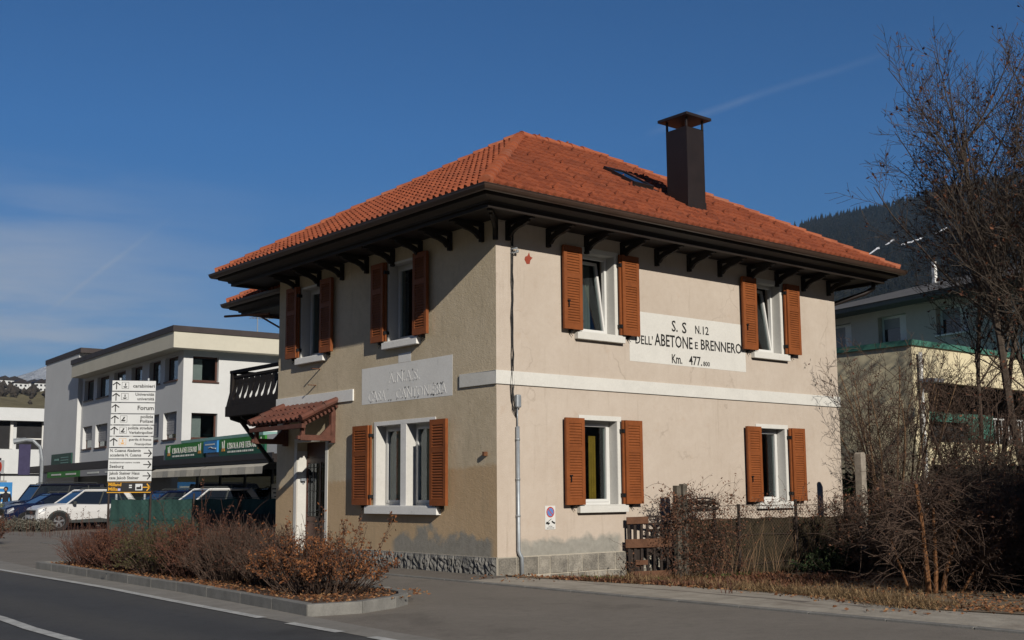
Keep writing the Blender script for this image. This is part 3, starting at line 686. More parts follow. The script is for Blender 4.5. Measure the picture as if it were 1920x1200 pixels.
t_.build('roof_tiles', M['tile'], roof)
r_.build('ridge_tiles', M['tile_ridge'], roof)
def eaves(x0, x1, y0, y1, ez, parent, wallx=None):
    """outline at the tile edge"""
    g = MB(); pr = []
    for k in range(9):
        a = math.pi+math.pi*k/8; pr.append((0.055+0.075*math.cos(a), ez-0.035+0.10*math.sin(a)))
    pr = [(-0.02, ez-0.03)]+pr+[(0.138, ez-0.03), (0.138, ez-0.04), (0.125, ez-0.045)]
    g.sweep_rect(x0, x1, y0, y1, pr)
    g.build('gutter', M['gutter'], parent)
    f = MB(); f.sweep_rect(x0, x1, y0, y1, [(-0.03, ez-0.02), (-0.03, ez-0.17), (-0.19, ez-0.215), (-0.20, ez-0.25)])
    f.sweep_rect(x0, x1, y0, y1, [(-0.195, ez-0.235), (-0.245, ez-0.235), (-0.245, ez-0.315), (-0.29, ez-0.315), (-0.29, ez-0.25), (-1.06, ez-0.245)])
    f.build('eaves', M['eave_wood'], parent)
eaves(-ov, HW+ov, -ov, HL+ov, ez, roof)
def bracket(T, u):
    b = MB(); w2 = 0.036; z0 = 5.76; zt = 6.10
    wbox(b, T, u-w2, u+w2, z0, zt, 0.0, 0.075); wbox(b, T, u-w2, u+w2, zt-.07, zt, 0.075, 0.72)
    pts = [(0.075, z0+.05), (0.075, z0+.14), (0.14, z0+.21), (0.26, z0+.255), (0.42, z0+.275), (0.55, z0+.30), (0.62, z0+.29), (0.6, z0+.235), (0.45, z0+.19), (0.3, z0+.165), (0.19, z0+.12), (0.12, z0+.05)]
    b.prism([T(u-w2*.8, z, t) for t, z in pts], T(u+w2*.8, 0, 0)-T(u-w2*.8, 0, 0))
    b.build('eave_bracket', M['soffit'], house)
for k in range(11): bracket(FR, 0.25+0.943*k)
for k in range(8): bracket(SD, 0.25+0.93*k+.1)
# corner bracket on the diagonal
b = MB(); dgn = Vector((-1, -1, 0)).normalized(); sdn = Vector((1, -1, 0)).normalized()
for p, q in (((0, 5.74), (0.08, 6.1)), ((0.08, 6.03), (0.95, 6.10))):
    o = dgn*p[0]+Z*p[1]-sdn*.045; b.obox(o, sdn*.09, dgn*(q[0]-p[0]), Z*(q[1]-p[1]))
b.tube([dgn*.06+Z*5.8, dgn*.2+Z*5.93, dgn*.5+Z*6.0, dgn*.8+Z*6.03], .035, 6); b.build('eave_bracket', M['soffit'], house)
# skylight and chimney
def rz(y): return ez+(y+ov)*TP
sk = MB(); c_, s_ = 1/math.sqrt(1+TP*TP), TP/math.sqrt(1+TP*TP); sv = Vector((0, c_, s_)); sn = Vector((0, -s_, c_))
o = Vector((4.62, 1.16, rz(1.16)))
sk.obox(o-sn*.02, X*0.05, sv*1.05, sn*.15); sk.obox(o+X*.55-sn*.02, X*0.05, sv*1.05, sn*.15); sk.obox(o+X*.05-sn*.02, X*.5, sv*.06, sn*.15); sk.obox(o+X*.05+sv*.99-sn*.02, X*.5, sv*.06, sn*.15)
sk.obox(o-X*.06-sv*.1-sn*.01, X*.72, sv*.1, sn*.075)
skl = sk.build('skylight', M['dark_brown'], roof, bevel=.006)
sk = MB(); sk.obox(o+X*.05+sv*.06+sn*.10, X*.5, sv*.93, sn*.012); sk.build('pane', M['glass_dark'], roof)
cx0, cx1, cy0, cy1 = 5.36, 5.90, 0.28, 0.86
ch = MB(); ch.box(cx0, cx1, cy0, cy1, rz(cy0)-.25, 8.95)
ch.box(cx0-.012, cx1+.012, cy0-.012, cy1+.012, rz(cy0)-.3, rz(cy0)+.22)
for x in (cx0, cx1-.04):
    for y in (cy0, cy1-.04): ch.box(x, x+.04, y, y+.04, 8.95, 9.17)
ch.box(cx0+.03, cx1-.03, cy0+.03, cy1-.03, 8.951, 8.96)
e = .12; q = [(cx0-e, cy0-e), (cx1+e, cy0-e), (cx1+e, cy1+e), (cx0-e, cy1+e)]; mx, my = (cx0+cx1)/2, (cy0+cy1)/2
ch.add([(x, y, 9.15) for x, y in q]+[(x, y, 9.21) for x, y in q]+[(mx, my, 9.31)], [(3, 2, 1, 0), (0, 1, 5, 4), (1, 2, 6, 5), (2, 3, 7, 6), (3, 0, 4, 7), (4, 5, 8), (5, 6, 8), (6, 7, 8), (7, 4, 8)])
ch.add([(cx0-.1, cy0-.22, rz(cy0-.22)+.05), (cx1+.12, cy0-.22, rz(cy0-.22)+.05), (cx1+.12, cy0, rz(cy0)+.06), (cx0-.1, cy0, rz(cy0)+.06)], [(0, 1, 2, 3)])
ch.build('chimney', M['dark_brown'], house, bevel=.006)
# ---- door and porch
dr = MB(); dx = 0.235
dr.box(dx, dx+.05, 5.62, 6.80, 0.0, 2.05)
for y0, y1, z0, z1 in ((5.70, 6.16, .12, .75), (6.26, 6.72, .12, .75)): dr.box(dx-.015, dx, y0, y1, z0, z1); dr.box(dx-.028, dx-.015, y0+.06, y1-.06, z0+.06, z1-.06)
for y in (5.62, 6.17, 6.74): dr.box(dx-.02, dx, y, y+.06, 0, 2.05)
dr.box(dx-.02, dx, 5.68, 6.74, .82, .90); dr.box(dx-.02, dx+.05, 5.62, 6.8, 2.05, 2.15); dr.box(dx, dx+.03, 5.62, 6.8, 2.15, 2.48)
door = dr.build('door', M['door_wood'], house, bevel=.004)
gl = MB(); gl.box(dx-.006, dx-.002, 5.70, 6.16, .92, 2.03); gl.box(dx-.006, dx-.002, 6.26, 6.72, .92, 2.03); gl.build('pane', M['glass_dark'], door)
gr = MB()
for y in (5.78, 5.93, 6.08, 6.34, 6.49, 6.64): gr.tube([(dx-.02, y, .92), (dx-.02, y, 2.03)], .009, 5)
for z in (1.0, 1.45, 1.95):
    gr.tube([(dx-.022, 5.7, z), (dx-.022, 6.16, z)], .008, 5); gr.tube([(dx-.022, 6.26, z), (dx-.022, 6.72, z)], .008, 5)
gr.tube([(dx-.04, 6.2, 1.05), (dx-.09, 6.2, 1.05), (dx-.09, 6.09, 1.05)], .011, 6); gr.build('grille', M['black_iron'], door)
rv = MB(); rv.box(0.003, dx-.002, 6.785, 6.797, 0.0, 2.3); rv.box(-0.012, 0.0, 6.80, 6.92, 0.0, 2.48); rv.box(-0.012, 0.0, 5.52, 5.62, 0.0, 2.48); rv.box(-.012, 0, 5.52, 6.92, 2.48, 2.56); rv.box(0.003, dx-.002, 5.623, 5.635, 0, 2.4)
rv.build('door_surround', M['white'], house)
stp = MB(); stp.box(-0.42, 0.22, 5.5, 6.92, -0.1, 0.14); stp.build('doorstep', M['kerb'], house, bevel=.01)
po = MB(); px0, px1, py0, py1 = -0.82, 0.0, 5.12, 7.42     # lean-to tiled porch roof
zt, zb = 3.27, 2.86; sv = Vector((0.82, 0, zt-zb)); L = sv.length; sv.normalize(); sn = Vector((-sv.z, 0, sv.x))
tile_slope(po, (px0, py1, zb), -Y, sv, sn, [(0, 0), (py1-py0, 0), (py1-py0, L), (0, L)], tw=0.2, rh=0.3, guards=False)
for y in (py0+.04, py1-.04):
    for k in range(3):
        a = Vector((px0, y, zb))+sv*(k*.30-.02)+sn*.055; b_ = a+sv*.33-sn*.015; po.tube([a, b_], [.075, .062], 8)
porch = po.build('porch_roof', M['tile_old'], house)
pw = MB(); pw.obox(Vector((px0+.02, py0+.05, zb-.035)), sv*(L-.04), Y*(py1-py0-.1), sn*.03)
for y in (py0+.12, py1-.22):
    pw.box(-0.10, -0.0, y, y+.1, 2.42, 3.14); pw.box(-0.80, -0.10, y, y+.1, 2.46, 2.57); pw.box(-.86, -.80, y+.01, y+.09, 2.48, 2.55)
    pw.obox(Vector((-0.78, y+.005, 2.72)), sv*.85, Y*.09, sn*.08); pw.prism([(-.10, y+.02, 2.57), (-.34, y+.02, 2.57), (-.10, y+.02, 2.80)], (0, .06, 0))
    pw.box(-0.78, -0.70, y+.01, y+.09, 2.57, 2.76)
pw.box(-0.84, -0.75, py0+.02, py1-.02, 2.70, 2.79)
for k in range(9):
    y = py0+.03
    p = Vector((px0+.04, y, zb-.045))+sv*(k*.1); pw.obox(p, sv*.05, Y*.05, sn*-.05)
pw.build('porch_beam', M['porch_wood'], porch, bevel=.004)
# ---- rear wing with balcony
wg = MB(); wg.box(1.1, 8.0, HL+.01, 9.75, -0.4, 5.8); wg.build('rear_wing', M['plaster_side'], house)
t2, r2, d2 = MB(), MB(), MB(); hip_roof(t2, r2, d2, 0.15, 9.0, 4.0, 10.65, 6.04, False)
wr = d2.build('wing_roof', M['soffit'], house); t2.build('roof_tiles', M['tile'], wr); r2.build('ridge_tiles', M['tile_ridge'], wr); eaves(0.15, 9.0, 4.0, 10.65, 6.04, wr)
bl = MB(); bx0 = 0.12; by0, by1 = 7.74, 10.22
bl.box(bx0+.04, 1.1, by0, by1, 3.32, 3.44); bl.box(bx0-.15, bx0+.06, by0, by1+.05, 3.22, 3.46); bl.box(bx0, 1.1, by1-.05, by1+.06, 3.2, 3.46)
for y in (8.0, 8.8, 9.6, 10.15): bl.prism([(bx0-.05, y, 3.22), (1.1, y, 3.22), (1.1, y, 2.95), (0.7, y, 3.03), (0.4, y, 3.07), (0.1, y, 3.15)], (0, .1, 0))
for y in (8.35, 10.1): bl.obox(Vector((bx0+.15, y, 3.15)), Vector((0, .1, 0)), Vector((.1, 0, 0)), Vector((0.85, 0, -1.0)))
bl.box(bx0-.05, bx0+.07, by0, by1+.05, 4.26, 4.33); bl.box(bx0, 1.1, by1-.06, by1+.05, 4.26, 4.33)
bl.box(bx0-.02, bx0+.04, by0, by1, 4.14, 4.2); bl.box(bx0-.13, bx0-.05, by0, by1, 3.46, 3.54); bl.prism([(bx0-.15, by1-.1, 3.44), (bx0+.05, by1-.1, 3.44), (bx0+.07, by1-.1, 4.26), (bx0-.05, by1-.1, 4.26), (bx0-.06, by1-.1, 3.8)], (0, .12, 0))
balc = bl.build('balcony', M['black_wood'], house, bevel=.006)
def slat(Pf, a, w, th=.018):           # fret-sawn board: its edge is cut away, so pointed gaps open between boards
    gap = [(3.47, .0), (3.60, .0), (3.63, .05), (3.68, .07), (3.74, .05), (3.78, .036), (3.98, .012), (4.02, 0), (4.07, 0), (4.10, .03), (4.13, 0), (4.2, 0)]
    n_ = a.cross(Z)
    if n_.x > 0: n_ = -n_
    vs = []
    for z, g in gap:                        # the boards belly outwards towards the foot
        o_ = n_*(.11*smooth01((3.98-z)/.42) if abs(a.y) > .5 else 0)
        for t in (0, th): vs += [Pf+a*(-w/2+g)+Z*z+o_+n_*t, Pf+a*(w/2-g)+Z*z+o_+n_*t]
    m = len(gap); fs = []
    for i in range(m-1):
        q = 4*i; fs += [(q, q+1, q+5, q+4), (q+2, q+3, q+7, q+6), (q, q+2, q+6, q+4), (q+1, q+3, q+7, q+5)]
    bs.add(vs, fs)
bs = MB(); y = by0+.1
while y < by1: slat(Vector((bx0+.02, y, 0)), Y, .278); y += .28
x = bx0+.15
while x < 1.05: slat(Vector((x, by1-.02, 0)), X, .08); x += .38
bs.build('railing', M['black_wood'], balc, fixn=True)
aw = MB(); aw.tube([(-0.29, 9.86, 5.57), (-0.10, 8.02, 5.43)], .03, 6); aw.tube([(-0.14, 8.5, 5.46), (0.1, 7.75, 5.06)], .022, 6); aw.tube([(-0.14, 8.6, 5.47), (1.1, 8.6, 5.47)], .02, 6); aw.build('awning_rod', M['rust'], house)
# ---- services on the front corner
cb = MB(); random.seed(2)
for k in range(3):
    z = 6.0; pts = []
    while z > (2.95 if k else 2.72):
        pts.append((0.325+random.uniform(-.014, .014)+.02*k-(.05*math.sin(max(0, min(1, (3.7-z)/1.0))*math.pi) if k == 1 else 0), -0.022-random.uniform(0, .012), z)); z -= 0.16
    pts.append((0.42, -.03, 2.68)); cb.tube(pts, .0075, 5)
cb.build('cable', M['black_iron'], house)
ins = MB(); 
for z in (5.62, 5.55): ins.tube([(0.33, 0, z), (0.36, -.07, z), (0.42, -.08, z+.02)], .014, 6)
ins.lathe((0.42, -.08, 5.55), [(.0, 0), (.025, .01), (.03, .04), (.018, .06), (.0, .06)], 8); ins.build('insulator', M['galv'], house)
bx = MB(); bx.box(0.385, 0.49, -0.09, -0.0, 2.84, 3.07); bx.build('junction_box', M['galv'], house, bevel=.025)
cd = MB(); cd.tube([(0.43, -.04, 2.86), (0.43, -.04, 2.5)], .012, 6); cd.tube([(0.43, -.045, 2.52), (0.43, -.045, .42), (0.44, -.06, .36), (0.475, -.075, .30), (0.48, -.075, -.12)], .034, 10)
for z in (2.3, 1.62, 1.0): cd.tube([(0.43, -.045, z-.02), (0.43, -.045, z+.02)], .040, 10)
cd.build('conduit_pipe', M['galv'], house, smooth=True)
dp = MB(); dp.tube([(HW+.75, -.55, 6.12), (HW+.75, -.55, 5.98), (HW+.62, -.42, 5.86), (HW+.12, .12, 5.62), (HW+.06, .2, 5.45), (HW+.06, .2, -.3)], .055, 10); dp.build('downpipe', M['dark_brown'], house, smooth=True)
hk = MB()
for y, z, l in ((5.9, 3.99, .20), (6.07, 3.66, .18)): hk.obox(Vector((-l, y-.02, z)), Vector((l, 0, 0)), Vector((0, .045, 0)), Vector((0, 0, .012)))
hk.box(-.07, 0, .25, .31, 2.02, 2.09); hk.build('rusty_iron_hook', M['rust'], house)
npl = MB(); npl.box(-.012, 0, 5.34, 5.50, 2.40, 2.53); npo = npl.build('house_number', M['white_old'], house, bevel=.004)
tx = MB(); text_mb(tx, '51', (-.013, 5.49, 2.425), -Y, Z, .08, .11, .002); tx.build('lettering', M['ink'], npo)
be = MB(); be.box(0.12, 0.16, 6.762, 6.784, 1.60, 1.73); be.box(.06, .17, 6.70, 6.784, 1.66, 1.72); be.build('doorbell', M['galv'], house, bevel=.006)

# no-parking plate on the front wall
npk = thing('no_parking_sign', 'small white no-parking and tow-away plate on the sunlit wall', 'sign', (1.19, 0, 0.75))
b = MB(); b.box(1.07, 1.31, -.008, -.001, .75, 1.16); b.build('plate', M['white_pvc'], npk, bevel=.003)
M['np_red'] = mat('sign_ring_red', (0.50, 0.07, 0.03), 0.5, 0.06, 2); M['np_blue'] = mat('sign_disc_blue', (0.13, 0.24, 0.55), 0.5, 0.06, 2)
def disc(mb, cx, cz, r, y0, y1, n=28): mb.prism([(cx+r*math.cos(2*math.pi*k/n), y1, cz+r*math.sin(2*math.pi*k/n)) for k in range(n)], (0, y0-y1, 0))
b = MB(); disc(b, 1.19, 1.05, .092, -.0085, -.0105); b.build('red_ring', M['np_red'], npk)
b = MB(); disc(b, 1.19, 1.05, .072, -.0106, -.012); b.build('blue_disc', M['np_blue'], npk)
b = MB(); b.obox(Vector((1.135, -.0135, 1.094)), Vector((.102, 0, -.102)), Vector((.012, 0, .012)), Vector((0, .0012, 0))); b.build('red_bar', M['np_red'], npk)
b = MB(); b.prism([(x, -.0105, z) for x, z in ((1.085, .86), (1.10, .885), (1.135, .885), (1.15, .87), (1.175, .87), (1.175, .845), (1.155, .845), (1.145, .83), (1.13, .83), (1.12, .845), (1.085, .845))], (0, .002, 0))
b.prism([(x, -.0105, z) for x, z in ((1.215, .895), (1.235, .90), (1.26, .885), (1.30, .87), (1.295, .845), (1.275, .845), (1.22, .875))], (0, .002, 0))
b.obox(Vector((1.14, -.0105, .885)), Vector((.075, 0, .045)), Vector((-.004, 0, .008)), Vector((0, .002, 0))); b.build('tow_truck_symbol', M['ink'], npk)
b = MB(); text_mb(b, 'ZONA', (1.19, -.009, .798), X, Z, .018, .09, .002, 'C'); text_mb(b, 'RIMOZIONE', (1.19, -.009, .768), X, Z, .018, .17, .002, 'C'); b.build('lettering', M['ink'], npk)
# ------------------------------------------------------------------ left background: shops, offices, parking
M['office_wall'] = mat('pale_grey_render', (0.63, 0.64, 0.64), 0.85, 0.05, 0.6)
M['cream_fascia'] = mat('cream_fascia_render', (0.58, 0.55, 0.46), 0.85, 0.06, 0.8)
M['roof_edge'] = mat('dark_roof_edging', (0.05, 0.04, 0.04), 0.6, 0.2, 2)
M['brown_frame'] = mat('brown_window_frame', (0.075, 0.032, 0.022), 0.5, 0.2, 3)
M['blind'] = mat('grey_roller_blind', (0.30, 0.30, 0.31), 0.6, 0.06, 3)
M['shop_dark'] = mat('dark_shopfront', (0.02, 0.02, 0.022), 0.4, 0.3, 2)
M['awning'] = mat('cream_awning_canvas', (0.50, 0.47, 0.40), 0.9, 0.12, 3)
M['sign_green'] = mat('shop_sign_green', (0.03, 0.20, 0.025), 0.5, 0.1, 2)
M['sign_teal'] = mat('shop_sign_dark_green', (0.012, 0.10, 0.055), 0.5, 0.1, 2)
M['sign_dkgreen'] = mat('dark_green_sign', (0.01, 0.06, 0.045), 0.5, 0.1, 2)
M['sign_blue'] = mat('shop_sign_blue', (0.04, 0.22, 0.52), 0.5, 0.1, 2)
M['sign_white'] = mat('sign_white', (0.62, 0.64, 0.65), 0.5, 0.04, 2)
M['sign_letter'] = mat('sign_letters_white', (0.7, 0.72, 0.66), 0.6, 0.04, 2)
M['sign_yellow'] = mat('sign_yellow', (0.72, 0.36, 0.01), 0.5, 0.08, 2)
M['sign_black'] = mat('sign_black', (0.014, 0.014, 0.016), 0.55, 0.1, 2)
M['sign_red'] = mat('sign_red', (0.55, 0.045, 0.02), 0.5, 0.08, 2)
M['sign_lilac'] = mat('sign_lilac', (0.45, 0.44, 0.72), 0.5, 0.08, 2)
M['sign_sand'] = mat('sign_sand', (0.66, 0.33, 0.06), 0.5, 0.08, 2)
M['teal_trim'] = mat('teal_roof_trim', (0.20, 0.36, 0.33), 0.6, 0.1, 2)
M['banner'] = mat('purple_banner', (0.05, 0.045, 0.10), 0.8, 0.2, 3)
M['net_green'] = mat('dark_green_screen_net', (0.030, 0.074, 0.066), 0.9, 0.25, 1.2, bump=0.4, bscale=5)
M['slat_brown'] = mat('dark_brown_fence_board', (0.045, 0.034, 0.03), 0.85, 0.3, 3)
M['post_grey'] = mat('weathered_grey_post', (0.20, 0.19, 0.17), 0.9, 0.3, 8)
def L3(rot, org):
    c, s = math.cos(rot), math.sin(rot)
    return lambda x, y, z: Vector((org[0]+x*c-y*s, org[1]+x*s+y*c, z))
ROT = -rad(3.93)
ofc = thing('office_building', 'white three-storey office block with flat roof and cream fascia beyond the car park', 'building', (10.98, 37.79, 0), rot=ROT)
LF = lambda u, z, t: Vector((-t, u, z)); RFc = lambda u, z, t: Vector((u, -t, z))
lw = [(16.9, 15.0), (14.3, 12.0), (11.1, 9.0), (8.0, 6.2), (5.05, 3.3), (2.65, 0.75)]
holesL = [(b, a, 6.98, 8.2) for a, b in lw]+[(b, a, 4.08, 5.42) for a, b in lw]
holesR = [(0.47, 1.79, 6.86, 8.11), (0.47, 1.79, 4.04, 5.31), (6.2, 7.6, 6.86, 8.11)]
w = MB(); w.wall((0, 17.4, 0), -Y, 17.4, 0, 9.0, [(17.4-b, 17.4-a, c, d) for a, b, c, d in holesL], .3, -X)
w.wall((0, 0, 0), X, 14, 0, 9.0, holesR, .3, -Y); w.build('wall', M['office_wall'], ofc)
w = MB(); w.box(-0.25, 8, 17.4, 25.2, 0, 9.95); w.box(0.5, 13.9, 17.0, 17.39, 0, 9); w.box(13.7, 14, 0.3, 17, 0, 9)
w.build('end_block', M['office_wall'], ofc)
w = MB(); w.box(.8, 13.5, .8, 17, 6.2, 6.4); w.box(.8, 13.5, .8, 17, 3.2, 3.4); w.box(1.9, 2.0, .8, 17, .1, 8.9); w.box(.31, 13.5, 2.6, 2.7, .1, 8.9); w.build('floor', M['dark_int'], ofc)
def fasc(mb, d0, d1, z0, z1, ly1, lx1):
    mb.box(-d1, -d0, -d1, ly1, z0, z1); mb.box(-d0, lx1, -d1, -d0, z0, z1)
fb = MB(); fasc(fb, .62, .8, 8.36, 9.14, 16.9, 14); fb.box(-.62, 14, -.62, 16.9, 8.36, 8.5); fb.build('fascia', M['cream_fascia'], ofc)
fb = MB(); fb.box(-.86, 14.1, -.86, 16.95, 9.14, 9.42); fb.box(-.3, 8.1, 16.96, 25.3, 9.95, 10.25); fb.build('roof', M['roof_edge'], ofc)
def owin(T, u0, u1, z0, z1, blind):
    f = MB(); d = -.22; fw = .09
    wbox(f, T, u0, u0+fw, z0, z1, d-.05, d); wbox(f, T, u1-fw, u1, z0, z1, d-.05, d); wbox(f, T, u0+fw, u1-fw, z1-fw, z1, d-.05, d); wbox(f, T, u0+fw, u1-fw, z0, z0+fw, d-.05, d)
    wbox(f, T, u0-.02, u1+.02, z0-.06, z0, -.02, .07)
    wn = f.build('window', M['brown_frame'], ofc)
    p = MB(); wbox(p, T, u0+fw, u1-fw, z0+fw, z1-fw, d-.03, d-.02); p.build('pane', M['glass'], wn)
    if blind:
        b = MB(); wbox(b, T, u0+.01, u1-.01, z1-(z1-z0)*blind, z1-.005, d+.005, d+.03)
        n = int((z1-z0)*blind/.12)
        for k in range(n): wbox(b, T, u0+.01, u1-.01, z1-.12*k-.03, z1-.12*k-.005, d+.03, d+.04)
        b.build('roller_blind', M['blind'], wn)
    else:
        b = MB(); wbox(b, T, u0+.1, u0+(u1-u0)*.5, z0+.05, z1-.1, d-.30, d-.28); b.build('curtain', M['net'], wn)
bl_ = [.6, .72, .0, .0, .85, .8]
for k, (a, b) in enumerate(lw): owin(LF, b, a, 6.98, 8.2, 0); owin(LF, b, a, 4.08, 5.42, bl_[k])
owin(RFc, .47, 1.79, 6.86, 8.11, 0); owin(RFc, .47, 1.79, 4.04, 5.31, 0); owin(RFc, 6.2, 7.6, 6.86, 8.11, 0)
an = MB(); an.tube([(5.5, 4, 9.4), (5.5, 4, 11.3)], .03, 5); an.tube([(5.1, 4.2, 10.9), (6.3, 3.8, 10.9)], .02, 5)
for k in range(6): an.tube([(5.2+.18*k, 3.7, 10.9), (5.2+.18*k, 4.35, 10.9)], .012, 4)
an.build('antenna', M['galv'], ofc)
# shop annex in front, same orientation
ax = -2.32
anx = thing('shop_annex', 'single-storey shop annex with dark canopy and pale valance below green signboards', 'shop', (10.98, 37.79, 0), rot=ROT)
w = MB(); w.box(ax+1.1, 6, -16.4, -2.3, 0, 2.5); w.build('shopfront', M['shop_dark'], anx)
w = MB(); w.box(ax+.02, 6, -16.4, -4.3, 2.81, 3.52); w.build('parapet', M['office_wall'], anx)
w = MB(); w.box(ax-.02, 6, -15.0, -6.5, 3.52, 3.64); w.build('roof_trim', M['teal_trim'], anx)
w = MB(); w.box(ax-.25, ax+1.1, -16.5, -2.2, 2.50, 2.80); w.box(ax-.32, ax-.25, -16.5, -2.2, 2.62, 2.84); w.box(-1.6, 0, -2.2, 24, 2.75, 3.15); w.build('canopy', M['dark_brown'], anx)
w = MB(); w.box(-.02, .3, 0, 24, .0, 2.7); w.build('shopfront', M['shop_dark'], anx)
aw = MB()
for y0, y1 in ((-10.0, -4.15), (-16.05, -10.1)):
    n = 8; p = [(ax-.47+.03*math.sin(k*2.2), y0+(y1-y0)*k/n) for k in range(n+1)]
    for (a0, b0), (a1, b1) in zip(p, p[1:]):
        aw.poly([(a0, b0, 2.36), (a1, b1-.015, 2.36), (a1-.02, b1-.015, 2.10), (a0-.02, b0, 2.10)]); aw.poly([(a0, b0, 2.36), (a1, b1, 2.36), (ax-.2, b1, 2.49), (ax-.2, b0, 2.49)])
aw.build('awning', M['awning'], anx)
gl = MB()
for k in range(5): gl.box(ax+1.06, ax+1.095, -15.9+2.6*k, -13.6+2.6*k, .35, 2.3)
gl.build('shop_window', M['glass_dark'], anx)
for y0, y1, z0, z1, m in ((-11.4, -10.7, .55, 1.62, 'sign_lilac'), (-14.3, -13.5, .5, 1.75, 'awning'), (-8.3, -7.7, .6, 1.5, 'blind')):
    b = MB(); b.box(ax+1.02, ax+1.05, y0, y1, z0, z1); b.cur = 1
    for k in range(6): zz = z1-.16-.15*k; b.box(ax+1.012, ax+1.019, y0+.08, y1-.08-.1*(k % 3), zz-.05, zz)
    b.build('window_poster', [M[m], M['ink']], anx)
def shopsign(y0, y1, lab):
    t = thing('shop_sign', lab, 'shop sign', tuple(L3(ROT, (10.98, 37.79))(ax, (y0+y1)/2, 2.85)))
    T = L3(ROT, (10.98, 37.79)); a = (T(0, -1, 0)-T(0, 0, 0)); nx_ = T(-1, 0, 0)-T(0, 0, 0)
    b = MB(); b.obox(T(ax, y0, 2.85), T(0, y1, 0)-T(0, y0, 0), nx_*.08, Z*.32); b.cur = 1; b.obox(T(ax, y0, 3.17), T(0, y1, 0)-T(0, y0, 0), nx_*.08, Z*.33); b.build('board', [M['sign_teal'], M['sign_green']], t)
    tb = MB(); ln_ = y1-y0
    text_mb(tb, "L'ISOLA DEI TESORI", T(ax-.085, y1-.2*ln_, 3.11), a, Z, .24, ln_*.62, .01, bold=.01)
    for q_ in range(9): tb.obox(T(ax-.085, y1-(.2+.065*q_)*ln_, 2.96), a*(.045+.012*(q_ % 2))*ln_, nx_*.01, Z*.07)
    tb.build('lettering', M['sign_letter'], t)
    em = MB()
    for yy in (y1-.1*ln_, y0+.1*ln_):
        c = T(ax-.085, yy, 3.15); em.prism([c+a*u+Z*v for u, v in ((-.18, -.12), (.18, -.12), (.12, .0), (-.12, .0))], nx_*.01)
    em.build('emblem_sand', M['sign_sand'], t)
    em = MB()
    for yy in (y1-.1*ln_, y0+.1*ln_):
        c = T(ax-.085, yy, 3.15)
        for du, h, l in ((-.06, .26, -.05), (.06, .3, .05)): em.prism([c+a*u+Z*v for u, v in ((du-.05, .0), (du+.05, .0), (du+l+.03, h), (du+l-.03, h))], nx_*.012)
    em.build('emblem_sail', M['sign_letter'], t)
shopsign(-9.3, -4.76, 'green shop signboard to the left of the small blue board'); shopsign(-15.3, -10.94, 'green shop signboard between the blue board and the cream house')
T = L3(ROT, (10.98, 37.79)); nx_ = T(-1, 0, 0)-T(0, 0, 0); aL = T(0, -1, 0)-T(0, 0, 0)
t = thing('shop_sign', 'small blue board between the two green shop signboards', 'shop sign', tuple(T(ax, -10.1, 3.0)))
b = MB(); b.obox(T(ax, -10.85, 3.02), T(0, 1.42, 0)-T(0, 0, 0), nx_*.14, Z*.46); b.build('board', M['sign_blue'], t)
b = MB(); b.tube([T(ax-.15, -10.0, 3.2), T(ax-.15, -10.25, 3.23), T(ax-.15, -10.45, 3.18), T(ax-.15, -10.75, 3.17)], .02, 5); b.obox(T(ax-.142, -9.6, 3.32), T(0, -1, 0)-T(0, 0, 0), nx_*.008, Z*.05); b.build('wave_mark', M['sign_letter'], t)
t = thing('shop_sign', 'dark green board on the grey end wall above the left shops', 'shop sign', tuple(T(-.3, 20, 3.2)))
b = MB(); b.obox(T(-.27, 17.9, 3.2), T(0, 4.6, 0)-T(0, 0, 0), nx_*.08, Z*.72); b.build('board', M['sign_dkgreen'], t)
b = MB(); b.obox(T(-.36, 21.7, 3.5), T(0, -1.0, 0)-T(0, 0, 0), nx_*.01, Z*.12)
for k in range(3): b.obox(T(-.36, 20.2, 3.32+.16*k), T(0, -1.7, 0)-T(0, 0, 0), nx_*.01, Z*.05)
b.build('lettering', M['teal_trim'], t)
t = thing('shop_sign', 'long shop valance sign in green and grey under the dark canopy', 'shop sign', tuple(T(-1.62, 12, 2.45)))
b = MB(); b.obox(T(-1.62, 11.0, 2.38), T(0, 7.0, 0)-T(0, 0, 0), nx_*.05, Z*.34); b.cur = 1; b.obox(T(-1.62, 3.0, 2.38), T(0, 8.0, 0)-T(0, 0, 0), nx_*.05, Z*.34)
b.build('board', [M['sign_green'], M['blind']], t)
b = MB()
for y in (17.0, 13.9, 9.6, 6.4): b.obox(T(-1.68, y, 2.5), T(0, -2.1, 0)-T(0, 0, 0), nx_*.01, Z*.09)
b.build('lettering', M['sign_letter'], t)
t = thing('shop_sign', 'white light-box shop sign with a red mark at the left end of the shops', 'shop sign', tuple(T(-2.9, 27, 2.9)))
b = MB(); b.obox(T(-2.6, 24.2, 2.78), T(-1.0, 3.6, 0)-T(0, 0, 0), nx_*.18, Z*.82); b.build('board', M['sign_white'], t)
b = MB(); dv = (T(-1.0, 3.6, 0)-T(0, 0, 0)).normalized(); c = T(-2.6, 24.2, 3.18)+dv*.55+nx_*.19
b.prism([c+dv*(.27*math.sin(q))+Z*(.33*math.cos(q)) for q in [k*math.pi/6 for k in range(12)]], nx_*.01)
b.obox(c+dv*1.2-Z*.1, dv*1.5, nx_*.01, Z*.22); b.build('red_mark', M['sign_red'], t)
b = MB(); b.tube([T(-3.0, 26, 0), T(-3.0, 26, 2.8)], .07, 6); b.build('post', M['galv'], t)
